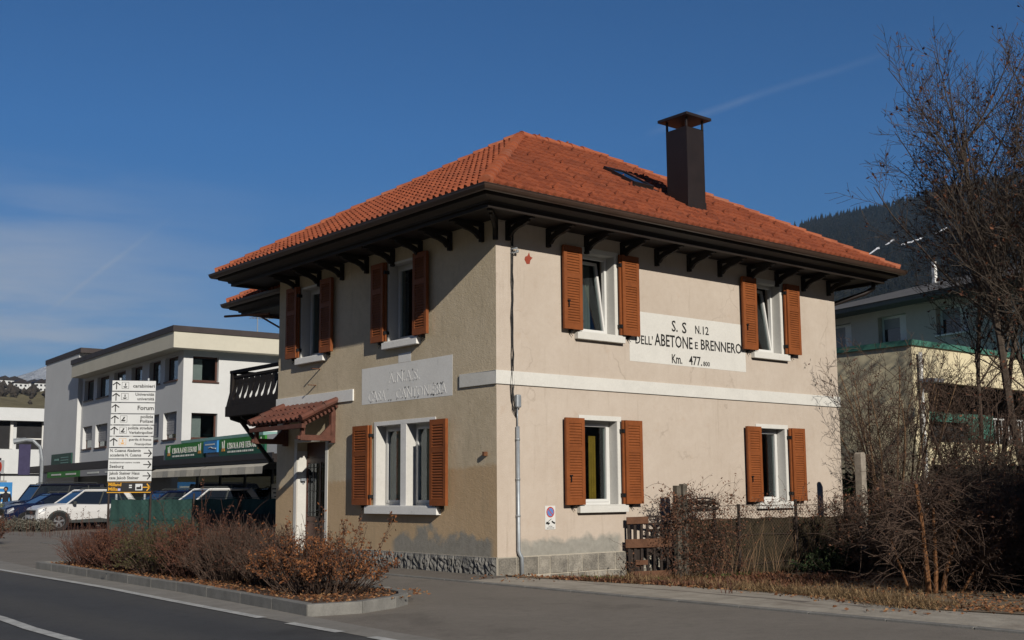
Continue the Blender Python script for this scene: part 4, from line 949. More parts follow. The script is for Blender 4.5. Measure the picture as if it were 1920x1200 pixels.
# modern building at the far left
mb_ = thing('apartment_building', 'modern low building with a white roof band and dark glazing at the far left', 'building', (16.5, 74.0, 0), rot=-rad(3.93))
w = MB(); w.box(-14, 6, 0, 12, 2.95, 4.75); w.box(-14, 6, .35, 12, 0, 3.0); w.box(-14.2, 6, -.5, 12.2, 6.85, 7.8); w.box(-14, 6, .4, 12, 4.7, 6.9); w.build('wall', M['sign_white'], mb_)
w = MB(); w.box(-14.2, -3.6, -3.0, .3, 1.95, 2.42); w.build('balcony_slab', M['concrete'], mb_)
rl = MB()
for k in range(44): rl.tube([(-14.1+.24*k, -2.9, 2.42), (-14.1+.24*k, -2.9, 3.3)], .02, 4)
rl.tube([(-14.2, -2.9, 3.32), (-3.6, -2.9, 3.32)], .035, 4); rl.build('balcony_rail', M['black_iron'], mb_)
for k in range(8):
    x0 = -13.6+2.25*k; f = MB(); f.box(x0, x0+1.75, .28, .39, 4.8, 6.8); wn = f.build('window', M['shop_dark'] if k % 4 != 3 else M['slat_brown'], mb_)
    g = MB(); g.box(x0+1.75, x0+1.95, .1, .39, 4.78, 6.85); 
    if k % 4 == 1: g.box(x0, x0+1.75, .2, .279, 5.5, 5.6)
    g.build('frame', M['white_pvc'], wn)
for x0, x1, z0, z1 in ((-13.5, -8.3, 0.1, 1.9), (-7.6, -3.0, .1, 1.9), (-9.5, -7.9, 2.5, 4.1), (-6.9, -5.4, 2.5, 4.1), (-4.9, -3.4, 2.5, 4.1), (-13.5, -10.2, 2.5, 4.5)):
    f = MB(); f.box(x0, x1, -.02 if z0 > 2 else .25, .345, z0, z1); f.build('window', M['shop_dark'], mb_)
# ---- street lamp with banner
lp = thing('street_lamp', 'curved grey street lamp with a purple banner above the parked van', 'street lamp', (7.2, 48, 0))
b = MB(); b.tube([(7.6, 47.6, 0), (7.6, 47.6, 3.2), (7.5, 47.7, 3.9), (7.2, 47.95, 4.25), (6.8, 48.2, 4.3)], .09, 7); b.build('pole', M['galv'], lp)
b = MB(); b.tube([(6.9, 48.15, 4.3), (6.4, 48.5, 4.2)], [.11, .16], 7); b.build('lamp_head', M['galv'], lp)
b = MB(); b.box(6.55, 7.15, 48.1, 48.13, 2.45, 4.05); b.build('banner', M['banner'], lp)
# ---- cars
M['car_white'] = mat('white_car_paint', (0.62, 0.62, 0.62), 0.25, 0.02, 1, spec=0.6)
M['car_blue'] = mat('dark_blue_car_paint', (0.006, 0.011, 0.04), 0.22, 0.05, 1, spec=0.6)
M['car_navy'] = mat('near_black_van_paint', (0.008, 0.009, 0.018), 0.25, 0.05, 1, spec=0.6)
M['cladding'] = mat('grey_plastic_cladding', (0.045, 0.05, 0.05), 0.7, 0.1, 3)
M['tyre'] = mat('tyre_rubber', (0.018, 0.018, 0.018), 0.9, 0.15, 8)
M['alloy'] = mat('alloy_wheel', (0.42, 0.43, 0.45), 0.35, 0.05, 4, metallic=0.7)
M['lamp_glass'] = mat('headlight_glass', (0.55, 0.58, 0.62), 0.12, 0.03, 4, spec=0.8)
M['car_glass'] = mat('tinted_car_glass', (0.012, 0.016, 0.024), 0.06, 0.05, 1, spec=0.8)
M['tail_red'] = mat('tail_lamp_red', (0.35, 0.01, 0.01), 0.25, 0.05, 4)
def car(name, label, loc, rot, paint, Lc=4.1, Wc=1.78, Hc=1.55, van=False, group='cars parked in front of the shops', clad=True):
    """x forward, y left; local coordinates"""
    t = thing(name, label, 'car', loc, group, rot=rot); hw = Wc/2
    fa = Lc/2-.82; ra = -Lc/2+.80; R = .34
    # stations: x, sill z, belt z, shoulder half width
    top = [(Lc/2, .66, .80), (Lc/2-.05, .86, .90), (Lc/2-.30, .96, .965), (Lc/2-.85, 1.03, 1.0), (Lc/2-1.2, 1.05, 1.0), (-.4, 1.02, 1.0), (-Lc/2+.45, 1.07, .985), (-Lc/2+.08, 1.03, .93), (-Lc/2, .92, .88)]
    if van: top = [(Lc/2, .7, .84), (Lc/2-.05, .95, .92), (Lc/2-.35, 1.08, .97), (Lc/2-.9, 1.15, 1.0), (Lc/2-1.1, 1.16, 1.0), (-.4, 1.12, 1.0), (-Lc/2+.45, 1.12, 1.0), (-Lc/2+.05, 1.12, .97), (-Lc/2, 1.0, .95)]
    b = MB(); n = 9; vs = []
    for x, zt, k in top:
        w_ = hw*k; zb = .30 if abs(x) < Lc/2-.02 else .38
        half = [(w_*.90, zb), (w_*.985, zb+.12), (w_, zt*.72), (w_*.965, zt-.04), (w_*.80, zt+.012)]
        vs += [(x, y, z) for y, z in half]+[(x, -y, z) for y, z in reversed(half)]
    m = 10; fs = [(i*m+j, i*m+(j+1) % m, (i+1)*m+(j+1) % m, (i+1)*m+j) for i in range(len(top)-1) for j in range(m)]
    fs += [tuple(range(m-1, -1, -1)), tuple((len(top)-1)*m+j for j in range(m))]
    b.add(vs, fs); body = b.build('body', paint, t, smooth=False, fixn=True, bevel=.02)
    # cabin
    zb = 1.0 if not van else 1.13
    xf0, xf1 = Lc/2-1.05, Lc/2-1.85; xr0, xr1 = -Lc/2+.18, -Lc/2+.62
    if van: xf0, xf1, xr0, xr1 = Lc/2-.95, Lc/2-1.45, -Lc/2+.04, -Lc/2+.22
    wb, wt = hw*.955, hw*.80 if not van else hw*.88
    zt = Hc-.06
    q0 = [(xf0, wb*.93), (xr0, wb*.93), (xr0, -wb*.93), (xf0, -wb*.93)]; q1 = [(xf1, wt*.93), (xr1, wt*.93), (xr1, -wt*.93), (xf1, -wt*.93)]
    g = MB(); g.add([(x, y, zb-.02) for x, y in q0]+[(x, y, zt) for x, y in q1], [(0, 1, 5, 4), (1, 2, 6, 5), (2, 3, 7, 6), (3, 0, 4, 7)]); g.build('window', M['car_glass'], t, fixn=True)
    r = MB(); r.add([(xf1+.10, y, zt-.035) for y in (wt*.95, -wt*.95)]+[(xf1-.35, y, zt+.05) for y in (wt*.9, -wt*.9)]+[(xr1+.3, y, zt+.05) for y in (wt*.9, -wt*.9)]+[(xr1-.10, y, zt-.02) for y in (wt*.95, -wt*.95)],
                  [(0, 2, 3, 1), (2, 4, 5, 3), (4, 6, 7, 5), (0, 6, 4, 2), (1, 3, 5, 7), (0, 1, 7, 6)]); r.build('roof', paint, body, fixn=True, bevel=.02)
    p = MB()
    for s in (1, -1):
        P0 = lambda x, k=1.0: Vector((x, s*wb*.94*k, zb-.03)); P1 = lambda x: Vector((x, s*wt*.94, zt))
        p.tube([P0(xf0), P1(xf1)], .034, 5); p.tube([P0(xr0+.10), P1(xr1+.08)], .14, 5)
        pass
        p.tube([P1(xf1), P1(xr1)], .05, 6)
    p.build('pillar', paint, body); p = MB()
    for s in (1, -1):
        for f_ in (.46, .8 if not van else .75): p.tube([Vector((xf0+(xr0-xf0)*f_, s*wb*.94, zb-.03)), Vector((xf1+(xr1-xf1)*f_, s*wt*.94, zt))], .035, 5)
    p.build('door_pillar', M['cladding'], body)
    if clad:
        c = MB()
        for s in (1, -1):
            for ax_ in (fa, ra):
                o_ = [(ax_+.46*math.cos(a), .34+.46*math.sin(a)) for a in [math.pi*k/10 for k in range(11)]]; i_ = [(ax_+.37*math.cos(a), .34+.37*math.sin(a)) for a in [math.pi*k/10 for k in range(10, -1, -1)]]
                c.prism([(x, s*(hw+.006), z) for x, z in o_+i_], (0, -s*.06, 0))
            c.prism([(fa-.45, s*(hw+.004), .30), (ra+.45, s*(hw+.004), .30), (ra+.45, s*(hw+.004), .40), (ra+.9, s*(hw+.004), .47), (fa-.45, s*(hw+.004), .40)], (0, -s*.05, 0))
        c.box(Lc/2-.06, Lc/2+.01, -hw*.82, hw*.82, .28, .42); c.build('cladding', M['cladding'], t)
    g = MB(); g.box(Lc/2-.08, Lc/2+.016, -hw*.66, hw*.66, .64, .80); g.box(Lc/2-.06, Lc/2+.014, -hw*.5, hw*.5, .36, .50)
    for s in (1, -1): g.prism([(Lc/2-.10, s*hw*.86, .40), (Lc/2+.006, s*hw*.62, .40), (Lc/2+.006, s*hw*.62, .52), (Lc/2-.10, s*hw*.86, .56)], (-.03, 0, 0))
    g.build('grille', M['shop_dark'], t)
    for s in (1, -1):
        h = MB(); h.prism([(Lc/2+.01, s*hw*.50, .66), (Lc/2-.03, s*hw*.88, .66), (Lc/2-.30, s*hw*.985, .80), (Lc/2-.28, s*hw*.93, .875), (Lc/2-.02, s*hw*.62, .80)], (-.02, 0, .012)); h.build('headlight', M['lamp_glass'], t)
        mr = MB(); mr.obox(Vector((xf0-.38, s*(hw+.0), zb+.0)), Vector((.12, 0, 0)), Vector((0, s*.2, 0)), Vector((0, 0, .14))); mr.build('mirror', M['cladding'] if clad else paint, t, bevel=.03)
        tl = MB(); tl.box(-Lc/2-.01, -Lc/2+.1, s*hw*.7-.1, s*hw*.7+.1, .8, .98); tl.build('tail_lamp', M['tail_red'], t)
        for ax_ in (fa, ra):
            wa = MB(); wa.prism([(ax_+.385*math.cos(2*math.pi*k/20), s*(hw-.02), .345+.385*math.sin(2*math.pi*k/20)) for k in range(20)], (0, s*.026, 0)); wa.build('wheel_arch', M['shop_dark'], t)
            tw = MB(); c = (ax_, s*(hw-.075), R)
            tw.lathe(c, [(R*.6, -.09*s), (R*.92, -.1*s), (R, -.07*s), (R, .07*s), (R*.94, .105*s), (R*.66, .10*s), (R*.62, .05*s)], 22, 'y'); wh = tw.build('wheel', M['tyre'], t, smooth=False)
            rm = MB(); rm.lathe(c, [(R*.66, .085*s), (R*.62, .095*s), (R*.58, .075*s)], 22, 'y')
            for k in range(5):
                for dd in (-.13, .13):
                    a = k*2*math.pi/5+dd+.3; a2 = k*2*math.pi/5+dd*.6+.3
                    rm.tube([Vector((c[0]+.05*math.cos(a2), c[1]+s*.085, c[2]+.05*math.sin(a2))), Vector((c[0]+R*.62*math.cos(a), c[1]+s*.09, c[2]+R*.62*math.sin(a)))], [.03, .022], 5)
            rm.lathe(c, [(0, .10*s), (.05, .098*s), (.06, .08*s)], 10, 'y'); rm.build('rim', M['alloy'], wh)
    for s in (1, -1):
        rr = MB(); rr.tube([(xf1-.25, s*wt*.85, zt+.055), (xf1-.35, s*wt*.85, zt+.10), (xr1+.35, s*wt*.85, zt+.10), (xr1+.25, s*wt*.85, zt+.05)], .02, 5)
        rr.build('roof_rail', M['cladding'], t)
    pl_ = MB(); pl_.box(Lc/2+.004, Lc/2+.02, -.26, .26, .46, .56); pl_.build('number_plate', M['sign_white'], t)
    return t
car('parked_car', 'white hatchback with grey arch cladding parked beside the green fence', (4.45, 32.15, 0), math.pi-.02, M['car_white'], 4.15, 1.8, 1.62)
car('parked_car', 'dark blue car half hidden behind the white hatchback', (4.1, 35.0, 0), math.pi, M['car_blue'], 4.2, 1.78, 1.48, clad=False)
car('parked_car', 'tall dark van parked leftmost in the row', (5.4, 38.9, 0), math.pi, M['car_navy'], 4.5, 1.85, 1.9, van=True)
car('parked_car', 'white car showing only its roof above the green fence', (7.0, 26.2, 0), math.pi, M['car_white'], 4.2, 1.78, 1.62, clad=False)
car('parked_car', 'dark blue car seen behind the direction sign posts', (6.6, 29.2, 0), math.pi, M['car_blue'], 4.0, 1.75, 1.55, clad=False)
# ---- direction sign stack
sg = thing('direction_sign', 'tall stack of white direction panels on two grey posts', 'road sign', (0.82, 18.4, 0))
A = Vector((0.42, 18.66, 0)); Bv = Vector((1.46, 18.14, 0)); sa = (Bv-A).normalized(); sn_ = Vector((sa.y, -sa.x, 0)); SWd = 1.24; A = A-sa*.04
P = MB()
for u in (.22, 1.02): P.tube([A+sa*u-sn_*.07, A+sa*u-sn_*.07+Z*4.86], .038, 8)
for z in (1.6, 3.2, 4.7): P.obox(A+sa*.18-sn_*.05+Z*z, sa*.9, sn_*.03, Z*.05)
P.build('post', M['galv'], sg)
rows = [('up', ['carabinieri'], 'R', .10), ('up', ['Universität', 'università'], 'R', .09), ('up', ['Forum'], 'R', .13), ('up', ['polizia', 'Polizei'], 'R', .092), ('up', ['polizia stradale', 'Verkehrspolizei'], 'R', .085), ('up', ['guardia di finanza', 'Finanzpolizei'], 'R', .07),
        ('right', ['N. Cusanus Akademie', 'accademia N. Cusanus'], 'L', .09), ('right', ['Sozialzentrum-centro sociale', 'Seeburg'], 'L', .09), ('right', ['Jakob Steiner Haus', 'casa Jakob Steiner'], 'L', .09), ('right', ['Milland', 'Millan'], 'L', .10)]
z1 = 4.78; ph = .335
for k, (dr_, lines, al, h) in enumerate(rows):
    z0 = z1-.318; p = MB(); dk = k == 9
    o = A+Z*z0-sa*(.005*k); p.obox(o, sa*SWd, sn_*.03, Z*.318); pn = p.build('panel', M['sign_black'] if dk else M['sign_white'], sg, bevel=.004)
    ink = M['sign_yellow'] if dk else M['sign_black']; q = MB(); F0 = o+sn_*.031
    def arrow(c, d):
        n_ = Vector((0, 0, 0))+sa*d.z*-1+Z*d.dot(sa) if False else (sa if abs(d.z) > .5 else Z)
        q.obox(c-d*.11-n_*.014, d*.22, n_*.028, sn_*.003)
        for s in (1, -1): q.obox(c+d*.125, (-d*.8+n_*s).normalized()*.15, (-d*.8-n_*s).normalized()*.032, sn_*.003)
    if dr_ == 'up': arrow(F0+sa*.12+Z*.155, Z)
    else: arrow(F0+sa*(SWd-.14)+Z*.16, sa)
    q.build('arrow', ink, pn)
    for i, s in enumerate(lines):
        q = MB(); hh = h*(0.55 if (k == 7 and i == 0) else 1.0); zz = (.20 if i == 0 else .065) if len(lines) == 2 else .11
        mw = {'carabinieri': .62, 'Forum': .46, 'Universität': .54, 'università': .48, 'polizia': .36, 'Polizei': .37, 'polizia stradale': .70, 'Verkehrspolizei': .67, 'guardia di finanza': .64, 'Finanzpolizei': .47}.get(s)
        if al == 'R': text_mb(q, s, F0+sa*(SWd-.03 if k != 5 else SWd-.05)+Z*zz, sa, Z, hh, mw, .003, 'R', bold=.02)
        else: text_mb(q, s, F0+sa*.04+Z*zz, sa, Z, hh, {'N. Cusanus Akademie': .86, 'accademia N. Cusanus': .88, 'Sozialzentrum-centro sociale': .86, 'Seeburg': .40, 'Jakob Steiner Haus': .86, 'casa Jakob Steiner': .84, 'Milland': .36, 'Millan': .32}[s], .003, bold=.02)
        q.build('lettering', ink, pn)
    q = MB()
    q.obox(F0+Z*.0-sn_*.0, sa*SWd, Z*.006, sn_*.002); q.obox(F0+Z*.312, sa*SWd, Z*.006, sn_*.002)
    if dk: q.obox(F0+Z*.0, sa*SWd, Z*.022, sn_*.003)
    q.build('border', ink, pn)
    if k in (0, 1, 3, 4, 5) or dk:
        e = MB(); c = F0+sa*(.27 if not dk else .80)+Z*.07
        if dk: e.obox(c, sa*.2, Z*.19, sn_*.003); e.obox(F0+sa*.62+Z*.2, sa*.08, Z*.035, sn_*.003); e.obox(F0+sa*.62+Z*.14, sa*.08, Z*.035, sn_*.003); e.cur = 1; e.obox(c+sa*.03+Z*.03+sn_*.003, sa*.14, Z*.07, sn_*.002); e.obox(c+sa*.13+Z*.10+sn_*.003, sa*.03, Z*.04, sn_*.002)
        else:
            for aa, bb, cc, dd in ((0, .2, 0, .008), (0, .2, .192, .2), (0, .008, .008, .192), (.192, .2, .008, .192)): e.obox(c+sa*aa+Z*cc, sa*(bb-aa), Z*(dd-cc), sn_*.002)
            e.prism([c+sa*u+Z*v for u, v in ((.04, .07), (.16, .07), (.13, .03), (.07, .03))], sn_*.002); e.obox(c+sa*.09+Z*.09, sa*.03, Z*.07, sn_*.002)
            if k in (3, 4): e.obox(c+sa*.05+Z*.03, (sa*.8+Z).normalized()*.15, (Z*.8-sa).normalized()*.03, sn_*.0025)
        e.build('pictogram', [M['sign_white'], M['sign_black']] if dk else [M['sign_black'] if k != 5 else M['sign_sand']], pn)
        if dk:
            e = MB(); e.obox(F0+sa*.31+Z*.06, sa*.07, Z*.07, sn_*.004); e.build('sticker', M['sign_lilac'], pn)
    z1 -= ph
# ---- green netted fence and the slatted fence in the house's shade
gf = thing('garden_fence', 'wire fence covered with green screen netting behind the planted bed', 'fence', (0.14, 17.84, 0))
f0 = Vector((0.14, 17.84, 0)); f1 = Vector((2.95, 12.6, 0)); fd = (f1-f0); fl_ = fd.length; fd.normalize(); fn = Vector((fd.y, -fd.x, 0))
if fn.dot(Vector((-12, -15, 0))-f0) < 0: fn = -fn
nt_ = MB(); n = 60; vs = []
for i in range(n+1):
    for z in (.05, .5, .9, 1.27-.03*math.sin(i*.45)**2):
        vs.append(f0+fd*(fl_*i/n)+fn*(.03*math.sin(i*.9+z*4)+.02*math.sin(i*2.3))+Z*z)
nt_.add(vs, [(i*4+j, i*4+j+1, (i+1)*4+j+1, (i+1)*4+j) for i in range(n) for j in range(3)]); nt_.build('screen_net', M['net_green'], gf, smooth=True)
for k in range(5):
    p = MB(); c = f0+fd*(fl_*k/4)+fn*.08; p.tube([c, c+Z*1.42], .03, 6); p.build('post', M['slat_brown'], gf)
wr_ = MB(); 
for z in (.1, .7, 1.3): wr_.tube([f0+fn*.06+Z*z, f1+fn*.06+Z*z], .006, 4)
for i in range(int(fl_/.16)):           # diamond wire over the net
    a = f0+fd*(i*.16)+fn*.06
    for s in (1, -1):
        b_ = a+fd*(s*1.2)
        if 0 <= (b_-f0).dot(fd) <= fl_: wr_.tube([a+Z*.1, b_+Z*1.3], .0025, 3, False)
wr_.build('wire_mesh', M['net_green'], gf)
bf = thing('slat_fence', 'low fence of dark brown vertical boards beside the house wall', 'fence', (1.7, 15.5, 0))
p0 = Vector((1.55, 14.9, 0)); p1 = Vector((2.7, 12.2, 0)); pd = (p1-p0).normalized(); L_ = (p1-p0).length
bs_ = MB(); u = 0
while u < L_: bs_.obox(p0+pd*u, pd*.085, Vector((pd.y, -pd.x, 0))*.02, Z*.86); u += .11
bs_.build('board', M['slat_brown'], bf); rl = MB()
for z in (.2, .7): rl.obox(p0+Z*z-Vector((pd.y, -pd.x, 0))*.04, pd*L_, -Vector((pd.y, -pd.x, 0))*.03, Z*.06)
rl.build('rail', M['slat_brown'], bf)
sgb = thing('notice_board', 'small blue notice board at the left edge beyond the parked van', 'sign', (5.6, 47.4, 0))
b = MB(); b.box(4.9, 6.1, 47.4, 47.48, .75, 2.05); b.build('board', M['sign_blue'], sgb)
b = MB()
for k in range(4): b.box(5.0, 6.0-.2*(k % 2), 47.38, 47.399, .95+.26*k, 1.04+.26*k)
b.build('lettering', M['sign_letter'], sgb)
b = MB(); b.tube([(5.0, 47.44, 0), (5.0, 47.44, .75)], .05, 6); b.tube([(6.0, 47.44, 0), (6.0, 47.44, .75)], .05, 6); b.build('post', M['galv'], sgb)
# ---- a person in dark clothes far off at the left edge
M['skin'] = mat('skin', (0.40, 0.23, 0.16), 0.6, 0.05, 5); M['coat'] = mat('dark_coat', (0.02, 0.02, 0.026), 0.9, 0.2, 8); M['hair'] = mat('dark_hair', (0.03, 0.02, 0.015), 0.8, 0.2, 20)
def person(loc, rot):
    pr = thing('person', 'person in a dark coat standing at the left edge beside the blue board', 'person', loc, rot=rot)
    J = [((0, 0, .95), .14), ((0, 0, 1.15), .135), ((0, 0, 1.38), .16), ((0, 0, 1.50), .06), ((.0, 0, 1.56), .055), ((.015, 0, 1.66), .092), ((.01, 0, 1.73), .085)]
    edges = [(i, i+1) for i in range(6)]
    def chain(root, pts):
        last = root
        for p_, r_ in pts: J.append((p_, r_)); edges.append((last, len(J)-1)); last = len(J)-1
    for s in (1, -1):
        chain(0, [((0, s*.10, .88), .10), ((.02, s*.10, .50), .062), ((-.02, s*.11, .08), .042), ((.10, s*.12, .04), .04)])
        chain(2, [((0, s*.19, 1.40), .065), ((-.03, s*.25, 1.13), .048), ((.08, s*.24, .92), .036), ((.12, s*.235, .84), .034)])
    me = bpy.data.meshes.new('body'); me.from_pydata([j[0] for j in J], edges, []); o = bpy.data.objects.new('body', me); C.objects.link(o); o.parent = pr; o['_org'] = (0, 0, 0)
    md = o.modifiers.new('skin', 'SKIN')
    for v, j in zip(me.skin_vertices[0].data, J): v.radius = (j[1], j[1]*(.75 if j[0][2] < 1.4 and j[1] > .12 else 1)); v.use_root = False
    me.skin_vertices[0].data[0].use_root = True
    sb_ = o.modifiers.new('sub', 'SUBSURF'); sb_.levels = sb_.render_levels = 2; me.materials.append(M['coat'])
    f = MB(); f.lathe((.055, 0, 1.665), [(0, -.085), (.05, -.07), (.075, 0), (.06, .06), (0, .085)], 12); f.v = [(x*.9+.005, y, z) for x, y, z in f.v]
    f.tube([(.12, 0, 1.69), (.15, 0, 1.655), (.125, 0, 1.645)], [.01, .016, .008], 5)
    f.build('face', M['skin'], pr, smooth=True)
    h = MB(); h.lathe((0, 0, 1.70), [(.1, -.06), (.108, 0), (.09, .06), (.05, .095), (0, .105)], 12); h.build('hair', M['hair'], pr, smooth=True)
person((4.75, 43.8, 0), rad(-110))
# ------------------------------------------------------------------ plants
def leafmat(name, c1, c2, c3=None):
    m, b = newmat(name); p = posn()
    vo = N('ShaderNodeTexVoronoi'); vo.inputs['Scale'].default_value = 22; Lk(p, vo.inputs['Vector'])
    s = N('ShaderNodeSeparateColor'); Lk(vo.outputs['Color'], s.inputs[0])
    Lk(ramp(s.outputs[0], [(0.1, c1), (0.6, c2), (0.95, c3 or c2)]), b.inputs['Base Color'])
    b.inputs['Roughness'].default_value = 0.75; b.inputs['Specular IOR Level'].default_value = 0.25
    return m
M['lf_red'] = leafmat('dry_red_brown_leaf', (0.055, 0.024, 0.018), (0.11, 0.043, 0.027), (0.17, 0.072, 0.036))
M['lf_orange'] = leafmat('dry_orange_leaf', (0.075, 0.03, 0.018), (0.17, 0.065, 0.027), (0.30, 0.125, 0.045))
M['lf_olive'] = leafmat('olive_leaf', (0.04, 0.042, 0.018), (0.085, 0.08, 0.03), (0.13, 0.10, 0.045))
M['lf_dark'] = leafmat('dark_evergreen_leaf', (0.012, 0.022, 0.009), (0.03, 0.048, 0.018), (0.06, 0.08, 0.03))
M['lf_grey'] = leafmat('grey_lavender_leaf', (0.075, 0.072, 0.06), (0.14, 0.135, 0.11), (0.19, 0.18, 0.14))
M['lf_lime'] = leafmat('yellow_green_leaf', (0.12, 0.13, 0.03), (0.22, 0.22, 0.05))
M['lf_vine'] = leafmat('dry_vine_leaf', (0.07, 0.028, 0.017), (0.15, 0.065, 0.038), (0.23, 0.12, 0.07))
M['tw_red'] = mat('reddish_twig', (0.095, 0.045, 0.032), 0.8, 0.35, 6)
M['tw_brown'] = mat('brown_twig', (0.085, 0.056, 0.042), 0.85, 0.35, 6)
M['tw_grey'] = mat('grey_brown_twig', (0.13, 0.105, 0.085), 0.85, 0.35, 6)
M['tw_tan'] = mat('tan_twig', (0.19, 0.12, 0.07), 0.85, 0.3, 6)
M['bark'] = mat('dark_bark', (0.075, 0.058, 0.045), 0.9, 0.4, 12, bump=0.4)
M['bark_orange'] = mat('orange_brown_bark', (0.185, 0.085, 0.036), 0.85, 0.35, 10, bump=0.4, bscale=30)
M['grass_dry'] = leafmat('dry_grass', (0.10, 0.062, 0.032), (0.20, 0.13, 0.066), (0.31, 0.215, 0.11))
M['grass_green'] = leafmat('green_weed', (0.05, 0.075, 0.02), (0.09, 0.12, 0.03))
M['litter'] = leafmat('fallen_leaf', (0.12, 0.05, 0.025), (0.24, 0.105, 0.045), (0.33, 0.19, 0.09))
R = random.Random(17)
def rv3(s=1.0): return Vector((R.uniform(-s, s), R.uniform(-s, s), R.uniform(-s, s)))
def leaf(mb, p, size, d=None, asp=0.5):
    a = (d if d else rv3()).normalized()
    b = a.cross(rv3())
    if b.length < 1e-3: return
    b.normalize(); l = size*R.uniform(.6, 1.3); w_ = l*asp
    n = a.cross(b)*l*.12
    mb.add([p, p+a*l*.5+b*w_*.5+n, p+a*l, p+a*l*.5-b*w_*.5+n], [(0, 1, 2, 3)])
RMIN = [0.0]
def stem(mb, p, d, L, r0, r1, bend=0.25, seg=4, n=3, grav=0.0):
    pts = [p]; d = d.normalized(); r0, r1 = max(r0, RMIN[0]), max(r1, RMIN[0])
    for i in range(seg):
        d = (d+rv3(bend)+Vector((0, 0, grav))).normalized(); p = p+d*(L/seg); pts.append(p)
    mb.tube(pts, [r0+(r1-r0)*i/seg for i in range(seg+1)], n, False); return pts
def shrub(name, label, loc, rx, ry, h, nst, twm, lfm=None, nlf=0, lsize=.04, kids=4, up=0.9, group=None, rad_=.006, tall=0, droop=0.0, cat='shrub', asp=.5, lowleaf=0.12):
    t = thing(name, label, cat, loc, group); base = Vector(loc); tb, lb = MB(), MB(); tips = []
    for i in range(nst):
        a = R.uniform(0, 2*math.pi); q = math.sqrt(R.random()); ex = Vector((math.cos(a)*rx*q, math.sin(a)*ry*q, 0))
        hh = h*math.sqrt(max(0.05, 1-q*q*0.8))*R.uniform(.75, 1.1)
        if i < tall: hh = h*R.uniform(1.15, 1.4)
        b0 = base+ex*0.55+Vector((R.uniform(-.05, .05), R.uniform(-.05, .05), -.02)); tgt = base+ex+Vector((0, 0, hh))
        d = tgt-b0; L = d.length; pts = stem(tb, b0, (d.normalized()+Vector((0, 0, droop*.8))), L, rad_*R.uniform(.8, 1.5), rad_*.4, .13, 4, 3, -droop)
        for k in range(kids):
            j = R.randint(1, 3); o = pts[j].lerp(pts[j+1], R.random()); dd = ((pts[j+1]-pts[j]).normalized()*.6+rv3(.75)+Vector((0, 0, .25*up-droop))).normalized()
            q2 = stem(tb, o, dd, h*R.uniform(.14, .32), rad_*.5, rad_*.25, .2, 2, 3); tips.append(q2)
        tips.append(pts[2:])
    for i in range(nlf):
        q = R.choice(tips); j = R.randint(0, len(q)-2); p = q[j].lerp(q[j+1], R.random())+rv3(.025)
        if p.z < base.z+lowleaf: continue
        leaf(lb, p, lsize, None, asp)
    tb.build('stem', twm, t)
    if lfm and lb.v: lb.build('foliage', lfm, t)
    return t
GB = 'shrubs in the kerbed roadside bed'
shrub('dry_shrub', 'reddish fine-twigged shrub at the far end of the kerbed bed', (-4.2, 6.75, .1), .78, 1.0, .72, 300, M['tw_red'], M['lf_red'], 900, .03, 6, group=GB)
shrub('dry_shrub', 'russet leafy shrub second from the far end of the kerbed bed', (-4.2, 5.1, .1), .85, 1.0, .80, 210, M['tw_red'], M['lf_red'], 4200, .042, 4, group=GB)
shrub('evergreen_shrub', 'low olive-green arching shrub in the middle of the kerbed bed', (-4.2, 3.55, .1), .9, .85, .88, 170, M['tw_brown'], M['lf_olive'], 6200, .05, 5, droop=.16, group=GB, asp=.3)
shrub('dry_shrub', 'dark red-leaved shrub with upright shoots beside the olive shrub', (-4.1, 2.45, .1), .85, .8, .98, 170, M['tw_red'], M['lf_red'], 4000, .042, 4, tall=8, group=GB)
shrub('dry_shrub', 'grey-brown twiggy shrub left of the orange-leaved shrub', (-4.15, 1.15, .1), .85, .95, .86, 280, M['tw_brown'], M['lf_red'], 2200, .03, 7, group=GB)
shrub('dry_shrub', 'brown twiggy shrub tucked behind the orange-leaved shrub', (-4.0, -.15, .1), .85, .85, .82, 230, M['tw_brown'], M['lf_red'], 2200, .032, 6, group=GB)
shrub('dry_shrub', 'orange-leaved shrub at the near end of the kerbed bed', (-4.32, -1.55, .1), .82, 1.35, .74, 190, M['tw_brown'], M['lf_orange'], 5200, .048, 4, tall=20, group=GB, lowleaf=.2)
lt = MB()
for i in range(5200):
    x, y = R.uniform(-5.3, -3.3), R.uniform(-3.2, 7.7)
    if x < -5.0+(-.03*(y-7.9))*-1*0: pass
    k = max(-5.02-.028*(7.9-y)*1.0, -5.4)
    if x < k+.16 or (y < -2.3 and x > -3.9+(y+2.3)*.9*-0.0-.25 and (y+2.9) < (x+4.2)*.55-.3): continue
    leaf(lt, Vector((x, y, .108+R.random()*.02)), .05, Vector((R.uniform(-1, 1), R.uniform(-1, 1), R.uniform(-.1, .35))), .55)
stuff(lt.build('leaf_litter', M['litter']), 'fallen brown leaves covering the soil of the kerbed bed', 'leaves')
shrub('dry_shrub', 'rusty shrub at the left picture edge across the side lane', (-2.8, 20.4, 0), .95, 1.2, 1.05, 170, M['tw_red'], M['lf_red'], 3600, .055, 4)
for k, (x, y) in enumerate(((1.15, 33.3), (1.45, 32.6), (1.75, 32.0), (2.05, 31.3), (2.4, 30.7))):
    shrub('lavender_bush', 'grey lavender bush in the row before the parked cars', (x, y, 0), .42, .42, .5, 80, M['lf_grey'], M['lf_grey'], 900, .09, 4, group='lavender bushes in front of the parked cars', cat='bush')
shrub('yellow_green_bush', 'small yellow-green bush at the left edge behind the lavender', (2.05, 35.6, 0), .55, .7, .95, 80, M['tw_brown'], M['lf_lime'], 1800, .11, 3, cat='bush')
